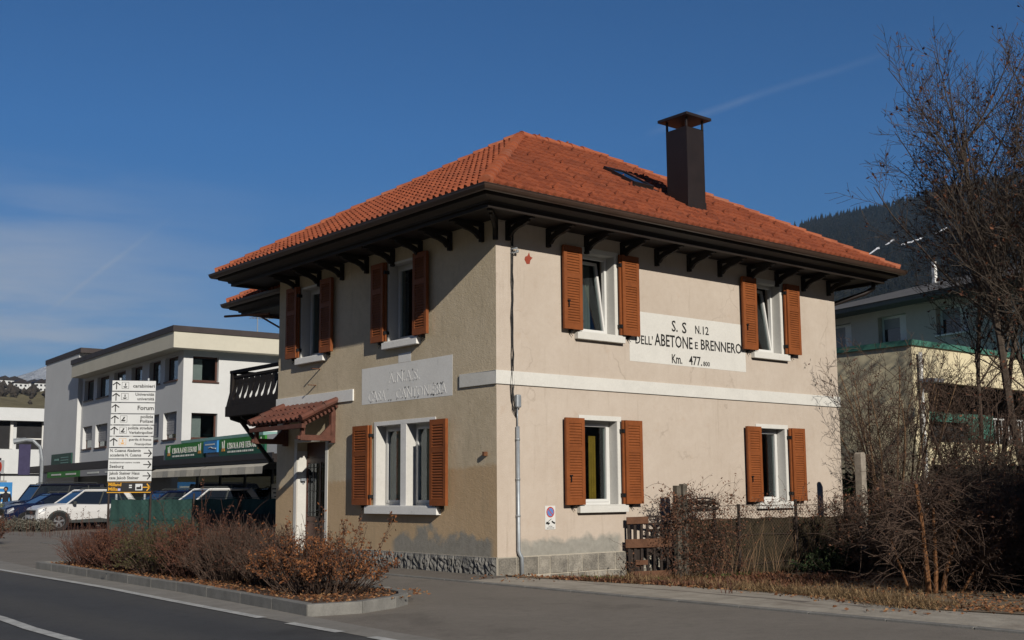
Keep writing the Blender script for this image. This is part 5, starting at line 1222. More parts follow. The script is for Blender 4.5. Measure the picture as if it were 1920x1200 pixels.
# strip of dry stalks before the white hatchback
ds = MB()
for i in range(170):
    x, y = R.uniform(.2, 3.2), R.uniform(20, 28); 
    if (x-0.14)*0.87+(y-17.84)*.49 > 3.5 and x > 1.9: continue
    L = R.uniform(.35, 1.0); q = stem(ds, Vector((x, y, 0)), Vector((R.uniform(-.2, .2), R.uniform(-.2, .2), 1)), L, .005, .003, .06, 3)
    if L > .6:
        for k in range(4): leaf(ds, q[-1]+rv3(.04), .06)
stuff(ds.build('dry_stalks', M['tw_red']), 'dry reddish stalks standing beside the white hatchback', 'dry stalks')

# ------------------------------------------------------------------ garden in front of the house
M['gate_wood'] = mat('weathered_brown_gate_board', (0.125, 0.06, 0.034), 0.85, 0.4, 5, bump=0.3, bscale=30)
M['gate_dark'] = mat('dark_gate_slat', (0.035, 0.026, 0.022), 0.9, 0.35, 8)
M['net_brown'] = mat('brown_green_screen_net', (0.018, 0.0145, 0.008), 0.95, 0.5, 2.2, col2=(0.062, 0.047, 0.024), bump=0.5, bscale=14)
M['wire'] = mat('rusty_wire', (0.06, 0.042, 0.034), 0.7, 0.3, 9)
M['wood_post'] = mat('pale_weathered_post', (0.30, 0.265, 0.22), 0.9, 0.3, 9, bump=0.4)
M['gate_post'] = mat('dark_weathered_gate_post', (0.12, 0.105, 0.085), 0.9, 0.4, 9, bump=0.4)
gt = thing('garden_gate', 'broken wooden garden gate leaning beside the house corner', 'gate', (3.4, -.2, -.2))
g0, g1 = Vector((2.97, -.07, 0)), Vector((3.86, -.40, 0)); gd = (g1-g0).normalized(); gl_ = (g1-g0).length; gn = Vector((gd.y, -gd.x, 0))
for u0, u1, z0, z1 in ((.0, .44, .80, .93), (-.03, gl_-.04, .37, .53), (.03, gl_-.06, -.17, -.05)):
    b = MB(); b.obox(g0+gd*u0+gn*.05+Z*z0, gd*(u1-u0)+Z*R.uniform(-.02, .01), gn*.028, Z*(z1-z0)); b.build('board', M['gate_wood'], gt, bevel=.006)
b = MB(); b.obox(g0+gd*.16+gn*.05+Z*.06, gd*.25, gn*.028, Z*.09); b.build('board', M['gate_wood'], gt, bevel=.006)
b = MB()
for k, u in enumerate((.04, .15, .28, .41, .54, .68, .82)): b.obox(g0+gd*u+gn*.012+Z*-.2, gd*.05+Z*0, gn*.026, Z*(1.12 if k < 4 else 1.0)+gd*R.uniform(-.02, .02))
b.obox(g0+gd*.2+gn*-.015+Z*.46, gd*.7-Z*.42, gn*.025, Z*.08)
for z in (.55, .67, .79, .91): b.obox(g0+gd*.46+gn*-.012+Z*z, gd*.45, gn*.02, Z*.035)
b.obox(g0+gd*.08+gn*-.02+Z*-.2, gd*.28, gn*.02, Z*.62)  # dark panel standing in for the shadowed area low on the left
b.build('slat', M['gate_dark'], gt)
gp = thing('gate_post', 'twin grey wooden gate post wrapped in dry vine', 'post', (3.95, -.5, -.24))
b = MB(); b.box(3.86, 3.97, -.56, -.45, -.35, 1.50); b.build('post', M['gate_post'], gp, bevel=.008)
b = MB(); b.box(3.99, 4.10, -.60, -.49, -.35, 1.53); b.build('post', M['gate_post'], gp, bevel=.008)
fc = thing('garden_fence', 'rusty chain-link fence backed with brown netting in front of the house', 'fence', (6.5, -.95, -.24))
fa_, fb_ = Vector((4.05, -.55, 0)), Vector((9.9, -1.50, 0)); fd = (fb_-fa_).normalized(); fl_ = (fb_-fa_).length; fn = Vector((fd.y, -fd.x, 0))
b = MB(); n = 70; vs = []
for i in range(n+1):
    for z in (-.26, .1, .5, .87+.012*math.sin(i*.8)): vs.append(fa_+fd*(fl_*i/n)-fn*(.05+.02*math.sin(i*.7+z*5)+.012*math.sin(i*2.9))+Z*z)
b.add(vs, [(i*4+j, i*4+j+1, (i+1)*4+j+1, (i+1)*4+j) for i in range(n) for j in range(3)]); b.build('screen_net', M['net_brown'], fc, smooth=True)
for u, h in ((.72, 1.25), (1.33, 1.14), (2.82, 1.22), (4.7, 1.15), (5.9, 1.2)):
    b = MB(); c = fa_+fd*u; b.tube([c+Z*-.35, c+fd*.01+Z*h], .033, 6); b.build('post', M['gate_dark'], fc)
b = MB(); zt_ = 1.10
for z in (.02, .55, zt_): b.tube([fa_+fd*(fl_*k/12)+Z*(z+R.uniform(-.03, .02)) for k in range(13)], .006, 4)
cell = .075
for i in range(int(fl_/cell)):
    for s in (1, -1):
        a = fa_+fd*(i*cell)+Z*-.1; e = a+fd*(s*1.2)+Z*1.2
        u1 = (e-fa_).dot(fd)
        if u1 < 0 or u1 > fl_: 
            f_ = (0 if u1 < 0 else fl_); tt = abs((f_-i*cell)/1.2); e = a+(e-a)*tt
        b.tube([a, a.lerp(e, .5)+fn*.006*s, e], .0032, 3, False)
b.build('wire_mesh', M['wire'], fc)
rw = thing('wire_bundle', 'dark rolled wire bundle lying along the fence top beside the gate post', 'wire bundle', (4.5, -.62, 1.0))
b = MB()
for k in range(26):
    z = R.uniform(1.03, 1.28); o = R.uniform(-.09, .06); u0 = R.uniform(0, .12); pts = [fa_+fd*(u0+j*.09+R.uniform(-.02, .02))+fn*(o+R.uniform(-.02, .02))+Z*(z+R.uniform(-.025, .025)) for j in range(9)]
    b.tube(pts, R.uniform(.006, .016), 4)
for k in range(12):
    c = fa_+fd*(.1+.065*k)+Z*1.24; b.tube([c+fd*(.06*math.sin(q*.9))*.6+Z*(.11*math.sin(q*.55))-fn*(.07*math.cos(q*.55)) for q in range(12)], .0045, 3)
b.build('coil', M['gate_dark'], rw)
# dry vine over gate, post and fence top
vn = thing('climbing_vine', 'dry brown vine tangled over the gate post and fence', 'vine', (4.3, -.6, -.2)); tb, lb = MB(), MB()
def tangle(c, sx, sz, n, nl, z0, z1, thick=.006):
    for i in range(n):
        p = c+fd*R.gauss(0, sx)+fn*R.uniform(-.08, .12)+Z*R.uniform(z0, z1); q = stem(tb, p, Vector((R.uniform(-1, 1), R.uniform(-.4, .2), R.uniform(-.8, .9))), R.uniform(.25, .8), thick*.7, thick*.3, .5, 6, 3, -.08)
        for k in range(nl):
            a = R.choice(q); leaf(lb, a+rv3(.04), .05)
tangle(Vector((3.95, -.58, 0)), .16, 0, 150, 9, -.2, 1.35, .008); tangle(Vector((3.75, -.42, 0)), .14, 0, 60, 7, .5, 1.05); tangle(fa_+fd*.5, .4, 0, 90, 7, .9, 1.25); tangle(Vector((3.0, -.2, 0)), .1, 0, 26, 5, -.25, .2)
for u in (1.5, 2.2, 2.9, 3.5, 4.2, 5.0, 5.6): tangle(fa_+fd*u, .35, 0, 26, 5, .85, 1.18)
for u in (.3, .6, .9): tangle(fa_+fd*u+fn*.1, .2, 0, 70, 6, -.2, .8)
tb.build('stem', M['tw_brown'], vn); lb.build('foliage', M['lf_vine'], vn)
# hanging tan stalks against the netting
hs = MB()
for i in range(90):
    u = R.uniform(.6, fl_); p = fa_+fd*u+fn*R.uniform(.04, .4)+Z*-.22
    stem(hs, p, Vector((R.uniform(-.5, .5), R.uniform(-.3, .1), 1)), R.uniform(.4, 1.2), .006, .003, .16, 5, 3, -.03)
stuff(hs.build('dead_stalks', M['tw_tan']), 'thin pale dead stalks against the brown fence netting', 'dry stalks')
# dry grass and weeds
def tufts(name, label, m, n, fpos, hmin, hmax, w=.006, spread=.5):
    b = MB()
    for i in range(n):
        x, y = fpos(); z = gz(x, y)+.03; h = R.uniform(hmin, hmax); a = R.uniform(0, 6.28); d = Vector((math.cos(a)*spread*R.random(), math.sin(a)*spread*R.random(), 1)).normalized(); s = Vector((-math.sin(a), math.cos(a), 0))*w
        p = Vector((x, y, z)); m1 = p+d*h*.6; t = p+d*h+Vector((math.cos(a), math.sin(a), -.5))*h*.35*R.random()
        b.add([p-s, p+s, m1+s*.7, m1-s*.7, t], [(0, 1, 2, 3), (3, 2, 4)])
    stuff(b.build(name, m), label, 'grass'); return b
def edge_x(y):     # left edge of the garden soil
    for (y0, a, _), (y1, c, _) in zip(ys_, ys_[1:]):
        if y0 <= y <= y1: return a+(c-a)*(y-y0)/(y1-y0)
    return 2.5
def pos_grass():
    while True:
        y = R.uniform(-8.4, -.9); x = edge_x(y)+abs(R.gauss(0, 1))*.8-.12
        k = mnoise.noise(Vector((x*1.3, y*1.3, 0)))*.5+.5+(.16 if y < -3.4 else -.3)
        if x < 8 and R.random() < max(0, (k-.38)*3): return x, y
CL = []
for i in range(190):
    y = R.uniform(-7.6, -3.0); CL.append((edge_x(y)+R.uniform(-.25, 1.7)*R.random()**.6, y+R.uniform(-.2, .2), R.uniform(.10, .32), R.uniform(.5, 1.3)))
for i in range(70):
    y = R.uniform(-3.0, -.4); CL.append((max(edge_x(y), .3 if y < -1.3 else 2.0)+R.uniform(-.1, 2.0), y, R.uniform(.08, .2), R.uniform(.25, .55)))
def clump_pos():
    c = R.choice(CL); return c[0]+R.gauss(0, c[2]), c[1]+R.gauss(0, c[2])
tufts('dry_grass', 'dry tan grass lying in clumps along the edge of the concrete apron', M['grass_dry'], 6500, clump_pos, .08, .30, .005, 3.6)
def pos_front():
    y = R.uniform(-1.6, -.08); y = R.uniform(-3.2, -.08); x = max(edge_x(y), .1 if y < -1.1 else 2.3)+R.random()**1.4*5.5; return x, y
tufts('dry_weeds', 'low brown weeds and leaves at the foot of the gate and fence', M['lf_vine'], 7000, pos_front, .03, .12, .014, 1.6)
tufts('green_weeds', 'sparse green weeds at the foot of the fence', M['grass_green'], 900, lambda: (R.choice((1.6, 2.4, 2.7, 4.6, 5.2, 4.9))+R.gauss(0, .25), R.choice((-.55, -.8, -.95))+R.gauss(0, .12)), .03, .11, .012, 1.2)
b = MB()
for i in range(4200):
    x, y = R.uniform(-.9, 6), R.uniform(-8.5, -.2); k = edge_x(y)
    if x < k-1.2 or (x < k and R.random() < .6): continue
    leaf(b, Vector((x, y, gz(x, y)+.045)), .06, Vector((R.uniform(-1, 1), R.uniform(-1, 1), R.uniform(0, .3))), .6)
stuff(b.build('fallen_leaves', M['litter']), 'fallen leaves scattered over soil and concrete apron', 'leaves')
for (x, y, h, lab) in ((.35, -4.6, .55, 'thin reddish weed standing in the apron joint'), ):
    t = thing('dry_weed', lab, 'weed', (x, y, 0)); b = MB()
    for i in range(7): q = stem(b, Vector((x+R.uniform(-.1, .1), y+R.uniform(-.1, .1), -.02)), Vector((R.uniform(-.5, .5), R.uniform(-.5, .5), 1)), h*R.uniform(.5, 1), .006, .003, .12, 4)
    b.build('stem', M['tw_red'], t)
wp = MB(); wp.box(8.62, 8.79, -1.38, -1.21, -.35, 2.13); wp.prism([(8.62, -1.38, 2.13), (8.79, -1.38, 2.13), (8.75, -1.38, 2.17), (8.66, -1.38, 2.17)], (0, .17, 0))
tag(wp.build('wooden_post', M['wood_post'], loc=(8.7, -1.3, -.3), bevel=.012), 'lone pale weathered post standing right of the house wall', 'post')
# ------------------------------------------------------------------ bare trees and thicket on the right
def tree(name, label, loc, H, stems, spread, seed, barkm, twm, lfm=None, nlf=0, depth=4, r0=.09, kids=(7, 6, 5), lsize=.07, lean=Vector(), tiplen=.55, cat='tree', upb=.45, group=None, bf=.36):
    global R
    RMIN[0] = .0045 if cat == 'tree' else .0038
    keep = R; R = random.Random(seed); t = thing(name, label, cat, loc, group); tb, wb, lb = MB(), MB(), MB(); tips = []
    def grow(p, d, L, r, lv):
        mbx = tb if lv < 1 else wb; seg = 6 if lv == 0 else (5 if lv == 1 else 3)
        pts = stem(mbx, p, d, L, r, r*(.35 if lv < 2 else .4), .10 if lv == 0 else .16, seg, 6 if lv == 0 else (4 if lv == 1 else 3), .05*upb)
        if lv >= len(kids): tips.append(pts); return
        for k in range(kids[lv]):
            f0_ = (.42 if cat == 'tree' else .22) if lv == 0 else .15; f_ = f0_+(.99-f0_)*(k+R.random())/kids[lv]; f_ = min(f_, .98)*seg; j = min(int(f_), seg-1); o = pts[j].lerp(pts[j+1], f_-j)
            ax_ = (pts[j+1]-pts[j]).normalized(); sd = ax_.cross(rv3()).normalized(); dd = (ax_*upb*1.4+sd*.9+Vector((0, 0, .25*upb))).normalized()
            grow(o, dd, L*R.uniform(.34, .55)*(1.05-.45*f_/seg), r*bf*(1.1-.4*f_/seg), lv+1)
    base = Vector(loc)
    for s in range(stems):
        a = 2*math.pi*s/max(1, stems)+R.uniform(-.4, .4); d = Vector((math.cos(a)*spread, math.sin(a)*spread, 1))+lean
        if stems == 1: d = Vector((0, 0, 1))+lean
        grow(base+Vector((math.cos(a), math.sin(a), 0))*(.08 if stems > 1 else 0), d, H*R.uniform(.85, 1.0), r0, 0)
    for i in range(nlf):
        q = R.choice(tips); leaf(lb, R.choice(q)+rv3(.04), lsize, None, .6)
    tb.build('trunk', barkm, t); wb.build('twig', twm, t)
    if lfm and lb.v: lb.build('foliage', lfm, t)
    R = keep; RMIN[0] = 0.0; return t
tree('bare_tree', 'tall bare tree with a dark upright trunk nearest the right edge', (12.5, -3.15, -.24), 11.6, 2, .09, 4, M['bark'], M['bark'], M['lf_red'], 1500, r0=.11, kids=(26, 13, 8), lsize=.10, upb=.72, bf=.30)
tree('bare_tree', 'bare tree of several slender leaning stems left of the tallest tree', (12.85, -1.9, -.24), 9.6, 2, .07, 12, M['bark'], M['bark'], M['lf_red'], 1100, r0=.07, kids=(18, 10, 7), lsize=.10, upb=.72, bf=.30)
tree('bare_tree', 'bare multi-stemmed tree cut by the right picture edge', (13.6, -3.6, -.24), 9.2, 3, .12, 33, M['bark'], M['bark'], M['lf_red'], 1100, r0=.07, kids=(18, 9, 7), lsize=.10, upb=.68, bf=.30)
def orange_shrub(loc):
    global R
    keep = R; R = random.Random(7); RMIN[0] = .003; t = thing('bare_shrub', 'orange-stemmed bare shrub standing in the dry grass', 'shrub', loc); tb, wb, lb = MB(), MB(), MB(); base = Vector(loc)
    for off, d, L, r in (((-.10, .06, 0), (-.02, .03, 1), 1.75, .046), ((.0, .0, 0), (.04, .0, 1), 1.35, .036), ((.12, -.05, 0), (.20, -.14, 1), 1.15, .042), ((.30, -.25, 0), (.5, -.35, 1), .6, .026), ((-.3, .25, 0), (-.25, .2, 1), .9, .024)):
        pts = stem(tb, base+Vector(off), Vector(d), L, r, r*.55, .07, 7, 7, .02)
        for k in range(24):
            j = R.choice((2, 3, 4, 5, 5, 6, 6, 6)); o = pts[j].lerp(pts[j+1] if j < len(pts)-1 else pts[j], R.random()); d2 = Vector((R.gauss(0, .7), R.gauss(0, .7), R.uniform(.1, 1.0)))
            q = stem(wb, o, d2, R.uniform(.4, 1.15), .008, .004, .16, 6, 3, -.06)
            for m_ in range(9):
                i = R.randint(1, 5); stem(wb, q[i], (q[i+1]-q[i]).normalized()*.7+rv3(.8), R.uniform(.2, .6), .005, .003, .2, 4, 3, -.08)
            if R.random() < .5: leaf(lb, q[-1], .05)
    tb.build('trunk', M['bark_orange'], t); wb.build('twig', M['tw_brown'], t); lb.build('foliage', M['lf_vine'], t); R = keep; RMIN[0] = 0.0
orange_shrub((4.45, -5.35, -.24))
tree('bare_shrub', 'thin pale-twigged shrub before the yellow building corner', (11.0, -.65, -.22), 4.4, 15, .30, 21, M['tw_tan'], M['tw_brown'], M['lf_red'], 300, r0=.032, kids=(9, 7, 4), upb=.6, cat='shrub', bf=.28)
tree('bare_shrub', 'upright brown shrub with many thin stems before the yellow balcony', (11.3, -2.4, -.22), 3.9, 13, .26, 23, M['tw_brown'], M['tw_brown'], M['lf_red'], 300, r0=.03, kids=(9, 7, 4), upb=.6, cat='shrub', bf=.28)
tree('bare_shrub', 'tangled brown bramble beside the lone wooden post', (7.4, -2.9, -.24), 1.9, 16, .75, 51, M['tw_brown'], M['tw_brown'], M['lf_vine'], 900, r0=.016, kids=(11, 8, 5), upb=.05, cat='shrub')
tree('bare_shrub', 'dense reddish thicket in front of the tall bare trees', (7.4, -4.4, -.24), 2.1, 20, .6, 61, M['tw_brown'], M['tw_brown'], M['lf_vine'], 1500, r0=.018, kids=(13, 9, 5), upb=.12, cat='shrub')
tree('bare_shrub', 'low dark thicket at the right edge under the bare trees', (6.6, -5.9, -.24), 2.0, 20, .65, 71, M['bark'], M['bark'], M['lf_vine'], 900, r0=.018, kids=(13, 9, 5), upb=.1, cat='shrub')
tree('bare_shrub', 'upper tangle of fine twigs between the trees and the yellow building', (11.6, -3.0, -.24), 3.0, 9, .4, 81, M['tw_brown'], M['bark'], M['lf_vine'], 1500, r0=.024, kids=(14, 9, 6), upb=.25, cat='shrub')
tree('bare_shrub', 'arching brown bramble right of the orange-stemmed shrub', (5.6, -5.2, -.24), 1.9, 16, .7, 91, M['tw_brown'], M['tw_brown'], M['lf_vine'], 900, r0=.014, kids=(12, 9, 5), upb=.05, cat='shrub')
tree('bare_shrub', 'dark thicket behind the orange-stemmed shrub', (9.3, -4.0, -.24), 2.3, 22, .5, 95, M['bark'], M['bark'], M['lf_vine'], 1500, r0=.02, kids=(13, 9, 6), upb=.2, cat='shrub')
shrub('evergreen_bush', 'dark green leafy bush at the right corner of the house', (11.8, .9, -.2), 1.2, 1.3, 2.1, 170, M['bark'], M['lf_dark'], 12000, .10, 5, cat='bush', rad_=.012)
shrub('evergreen_bush', 'dark ivy mass at the foot of the thicket near the right edge', (6.6, -4.7, -.24), 1.2, 1.2, 1.3, 130, M['bark'], M['lf_dark'], 7500, .085, 5, cat='bush', rad_=.01)
shrub('evergreen_bush', 'low ivy against the brown fence netting', (7.3, -1.75, -.24), 1.5, .45, .6, 90, M['bark'], M['lf_dark'], 3600, .07, 4, cat='bush', rad_=.008)
shrub('evergreen_bush', 'black-green hedge closing the view at the right edge', (8.6, -5.7, -.24), 2.0, 1.3, 1.6, 300, M['bark'], M['lf_dark'], 19000, .12, 5, cat='hedge', rad_=.014)
shrub('evergreen_bush', 'dark shrub mass behind the thickets before the yellow building', (11.2, -3.2, -.24), 2.4, 1.6, 1.25, 240, M['bark'], M['lf_dark'], 11000, .10, 6, cat='bush', rad_=.012, tall=40)
shrub('evergreen_bush', 'tall unseen evergreen hedge added at the right to shade the thicket', (6.9, -8.9, -.24), 3.1, 1.0, 4.4, 340, M['bark'], M['lf_dark'], 26000, .15, 5, cat='hedge', rad_=.016)  # added out of view so that its shadow darkens the thicket
# ------------------------------------------------------------------ buildings at the right
M['yellow_wall'] = mat('pale_yellow_render', (0.70, 0.62, 0.42), 0.9, 0.06, 0.8)
M['green_trim'] = mat('sea_green_trim', (0.06, 0.18, 0.14), 0.6, 0.15, 2)
M['slate'] = mat('grey_slate_roof', (0.13, 0.125, 0.12), 0.85, 0.25, 1.2, bump=0.5, bscale=9)
M['grey_render'] = mat('blue_grey_render', (0.50, 0.46, 0.41), 0.9, 0.08, 0.8)
yb = thing('yellow_building', 'pale yellow flat-roofed building with sea-green trim behind the bare trees', 'building', (17.49, 2.65, 0), rot=-rad(1))
w = MB()
w.wall((0, 0, 0), X, 16, -.4, 5.50, [(.75, 7.6, 2.75, 4.5), (8.2, 15, 2.75, 4.5), (.75, 7.0, -.3, 2.1), (8.2, 14, -.3, 2.1)], .25, -Y); w.wall((0, 9, 0), -Y, 9, -.4, 5.50, [], .25, -X); w.box(.2, 16, .26, 9, 5.3, 5.4); w.build('wall', M['yellow_wall'], yb)
w = MB(); w.box(.3, 16, 2.2, 2.4, -.4, 5.3); w.box(.3, 16, .3, 9, 2.3, 2.6); w.box(15.7, 15.9, .3, 9, -.4, 5.2); w.build('recess', M['dark_int'], yb)
w = MB(); w.box(-.08, 16.1, -.08, 9.1, 5.50, 5.66); w.build('roof_trim', M['green_trim'], yb)
w = MB(); w.box(.75, 4.3, .02, .08, 3.35, 3.62); w.box(2.9, 4.3, .0, .06, 2.85, 3.62); w.build('balcony_panel', M['green_trim'], yb)
w = MB()
for k in range(30): w.box(4.5+.2*k, 4.53+.2*k, .05, .08, 2.75, 3.5)
w.box(4.3, 15, .04, .09, 3.5, 3.55); w.build('balcony_rail', M['white_pvc'], yb)
w = MB(); w.tube([(.25, -.12, -.3), (.25, -.12, 5.3)], .06, 6); w.build('downpipe', M['white_pvc'], yb)
w = MB(); w.obox(Vector((.1, -.55, 4.42)), Vector((.6, 0, 0)), Vector((0, .4, 0)), Vector((0, 0, .1))); w.tube([(.25, -.1, 4.3), (.25, -.4, 4.45)], .03, 5); w.build('wall_lamp', M['galv'], yb)
gh = thing('grey_house', 'shaded grey house with slate roof behind the yellow building', 'house', (30.5, 18.2, 0), rot=-rad(12))
w = MB(); hw_ = [(1.3, 2.75, 7.25, 8.35), (4.3, 5.9, 7.25, 8.35), (7.4, 8.9, 7.25, 8.35), (10.4, 11.9, 7.25, 8.35)]
w.wall((0, 0, 0), -Y, 18, 0, 8.9, hw_, .35, -X); w.wall((0, -18, 0), X, 12, 0, 8.9, [], .3, -Y); w.wall((0, 0, 0), X, 12, 0, 8.9, [], .3, Y); w.build('wall', M['grey_render'], gh)
T2 = lambda u, z, t: Vector((-t, -u, z))
for a, b_, c, d in hw_:
    f = MB(); wbox(f, T2, a, a+.10, c, d, -.3, -.24); wbox(f, T2, b_-.1, b_, c, d, -.3, -.24); wbox(f, T2, a+.1, b_-.1, d-.1, d, -.3, -.24); wbox(f, T2, (a+b_)/2+.2, b_-.1, c, d-.1, -.28, -.24); wbox(f, T2, a-.03, b_+.03, c-.06, c, -.05, .08); wn = f.build('window', M['white_old'], gh)
    f = MB(); wbox(f, T2, a+.1, (a+b_)/2+.2, c, d-.1, -.3, -.27); f.build('pane', M['car_glass'], wn)
    f = MB(); wbox(f, T2, a+.1, (a+b_)/2+.2, d-.5, d-.1, -.265, -.25); f.build('roller_blind', M['blind'], wn)
w = MB(); w.add([(-1.0, 1.0, 8.8), (-1.0, -19, 8.8), (13, -19, 8.8), (13, 1, 8.8), (6, -5.5, 10.7), (6, -12.5, 10.7)], [(1, 0, 4, 5), (2, 1, 5), (3, 2, 5, 4), (0, 3, 4)]); w.box(-.95, 12.9, -18.9, .9, 8.62, 8.79); w.build('roof', M['slate'], gh)
w = MB(); w.box(5, 5.16, -6, -5.84, 10.2, 11.4); w.build('chimney', M['white_old'], gh)
# ------------------------------------------------------------------ hills
def hillmat(name, stops, scale, bump, dist, fine=6.0):
    m, b = newmat(name); p = posn()
    f = smath('ADD', smath('MULTIPLY', noise_(p, scale, 6, 0.65), 0.5), smath('MULTIPLY', noise_(p, scale*fine, 4, 0.7), 0.5))
    Lk(ramp(f, stops), b.inputs['Base Color']); b.inputs['Roughness'].default_value = 1.0; b.inputs['Specular IOR Level'].default_value = 0.0
    setbump(b, smath('ADD', noise_(p, scale*fine*2.5, 4, 0.75), noise_(p, scale, 3)), bump, dist)
    return m
M['forest'] = hillmat('winter_forest', [(0.34, (0.014, 0.018, 0.014)), (0.5, (0.036, 0.036, 0.026)), (0.68, (0.075, 0.060, 0.042))], 0.010, 1.0, 18.0)
M['hillfield'] = hillmat('terraced_fields', [(0.32, (0.11, 0.095, 0.06)), (0.5, (0.19, 0.165, 0.10)), (0.7, (0.28, 0.24, 0.14))], 0.02, 0.6, 3.0)
M['snowrock'] = hillmat('snowy_rock', [(0.30, (0.22, 0.23, 0.25)), (0.44, (0.78, 0.79, 0.82)), (0.7, (0.85, 0.85, 0.87))], 0.0016, 1.0, 120.0)
M['snow'] = mat('snow_meadow', (0.72, 0.73, 0.76), 0.9, 0.08, 0.02)
def interp(tbl, x):
    if x <= tbl[0][0]: return tbl[0][1]
    for (a, p), (b, q) in zip(tbl, tbl[1:]):
        if a <= x <= b: return p+(q-p)*(x-a)/(b-a)
    return tbl[-1][1]
CX, CY = -12.27, -15.16
def hill(name, m, az0, az1, tbl, r0, r1, nz, nr=26, na=260, pw=1.0, rough=.03, back=1.35):
    mb = MB(); vs = []
    def hgt(az, r):
        q = (r-r0)/(r1-r0); H = r1*math.tan(rad(interp(tbl, az)))
        a = rad(az); v = Vector((math.sin(a)*r, math.cos(a)*r, 0))
        n = mnoise.fractal(v*nz, 1.0, 2.0, 6)*.6+mnoise.noise(v*nz*12)*.05
        if q <= 1: return -2+(H+2)*(q**pw)*(1+rough*3*n*(1-q*.65))+H*rough*n*.35*q
        return H*(1-(q-1)*1.2)+H*rough*n*.35
    for i in range(na+1):
        az = az0+(az1-az0)*i/na; a = rad(az)
        for j in range(nr+1):
            q = j/nr*back; r = r0+(r1-r0)*q; vs.append((CX+math.sin(a)*r, CY+math.cos(a)*r, hgt(az, r)))
    w_ = nr+1; mb.add(vs, [(i*w_+j, (i+1)*w_+j, (i+1)*w_+j+1, i*w_+j+1) for i in range(na) for j in range(nr)])
    o = mb.build(name, m, smooth=True); o['kind'] = 'structure'; return hgt
ridgeR = [(30, 7.0), (40, 9.5), (48, 11.4), (54.2, 12.72), (55.75, 12.98), (57.8, 13.23), (59.7, 13.42), (61.7, 13.63), (64.5, 13.9), (75, 14.5), (95, 12), (120, 7)]
hR = hill('wooded_hill', M['forest'], 32, 120, ridgeR, 420, 2300, .0022, 40, 420, 1.12, .05)
ridgeL = [(-60, 4.0), (-20, 4.4), (8, 4.7), (14, 4.95), (15.6, 5.05), (17, 4.85), (18.5, 5.15), (24, 5.6), (32, 6.2), (45, 5)]
hL = hill('vineyard_hill', M['hillfield'], -60, 48, ridgeL, 260, 900, .006, 34, 420, 1.25, .05)
hill('snowy_mountain', M['snowrock'], -5, 40, [(-5, 4.0), (12, 5.0), (15.0, 5.35), (16.2, 5.45), (17.0, 5.75), (17.8, 6.15), (19, 6.0), (24, 5.0), (45, 4)], 2900, 5600, .0006, 24, 220, 1.1, .06)
hill('unseen_valley_hill', M['forest'], 122, 300, [(122, 8), (140, 9), (170, 11), (200, 12.5), (230, 14), (260, 15), (285, 11), (300, 6)], 250, 1700, .003, 18, 160, 1.1, .05)  # unseen hills behind the camera, added to block low sky light
# wooded belt under the village and vineyard rows on the hillside
def on_hill(h, az, r, dz=0.0): a = rad(az); return Vector((CX+math.sin(a)*r, CY+math.cos(a)*r, h(az, r)+dz))
def patch(h, az0, az1, f0, f1, na, nr, dz):
    mb = MB(); vs = [on_hill(h, az0+(az1-az0)*i/na, f0(az0+(az1-az0)*i/na)+(f1(az0+(az1-az0)*i/na)-f0(az0+(az1-az0)*i/na))*j/nr, dz) for i in range(na+1) for j in range(nr+1)]
    w_ = nr+1; mb.add(vs, [(i*w_+j, (i+1)*w_+j, (i+1)*w_+j+1, i*w_+j+1) for i in range(na) for j in range(nr)]); return mb
M['belt'] = hillmat('bare_woodland', [(0.34, (0.075, 0.065, 0.055)), (0.66, (0.15, 0.125, 0.10))], 0.03, 1.0, 6.0)
R = random.Random(5)
# rows of vines: many small bushes, uncountable at this distance
vb = MB()
for i in range(26):
    az = 16.3+1.7*i/25
    for r in range(560, 700, 5):
        p = on_hill(hL, az+R.uniform(-.01, .01), r+R.uniform(-1, 1)); s = 1.0; vb.add([p+Vector((-s, 0, 0)), p+Vector((s, 0, 0)), p+Vector((s*.7, .4, 1.6)), p+Vector((-s*.7, .4, 1.6))], [(0, 1, 2, 3)])
stuff(vb.build('vineyard', M['belt']), 'vineyard rows on the hillside at the far left', 'vineyard')
wd = MB()
for i in range(500):
    az = R.uniform(-8, 20); k = R.random(); r = 880-R.random()**1.5*130 if k < .93 else R.uniform(520, 760)
    p = on_hill(hL, az, r, -.5); h = R.uniform(3, 8); w_ = h*.45
    pts = [p+Vector((math.cos(q)*w_*R.uniform(.7, 1.2), math.sin(q)*w_*R.uniform(.7, 1.2), h*.45*R.uniform(.7, 1.2))) for q in (0, 1.26, 2.5, 3.8, 5.0)]
    wd.add([p]+pts+[p+Vector((R.uniform(-.5, .5), 0, h))], [(0, 1+i_, 1+(i_+1) % 5) for i_ in range(5)]+[(6, 1+(i_+1) % 5, 1+i_) for i_ in range(5)])
stuff(wd.build('hillside_wood', M['belt']), 'bare wood below the hilltop village at the far left', 'wood')
fw = MB()        # conifer tips along the wooded hill so its skyline is not smooth
for i in range(9000):
    az = R.uniform(50, 72); q = 1-abs(R.gauss(0, .22)) if i < 5000 else R.random()
    if q < .15: continue
    r = 420+(2300-420)*q; p = on_hill(hR, az, r, -2); h = R.uniform(9, 20); w_ = h*.26
    fw.add([p+Vector((w_, 0, 0)), p+Vector((-w_*.5, w_*.87, 0)), p+Vector((-w_*.5, -w_*.87, 0)), p+Vector((0, 0, h))], [(0, 1, 3), (1, 2, 3), (2, 0, 3)])
stuff(fw.build('forest', M['forest']), 'dark conifer forest covering the hill at the right', 'forest')
sn_ = MB()
def find_r(h, az, el):
    r = 420
    while r < 2300 and math.degrees(math.atan2(h(az, r)-1.42, r)) < el: r += 10
    return r
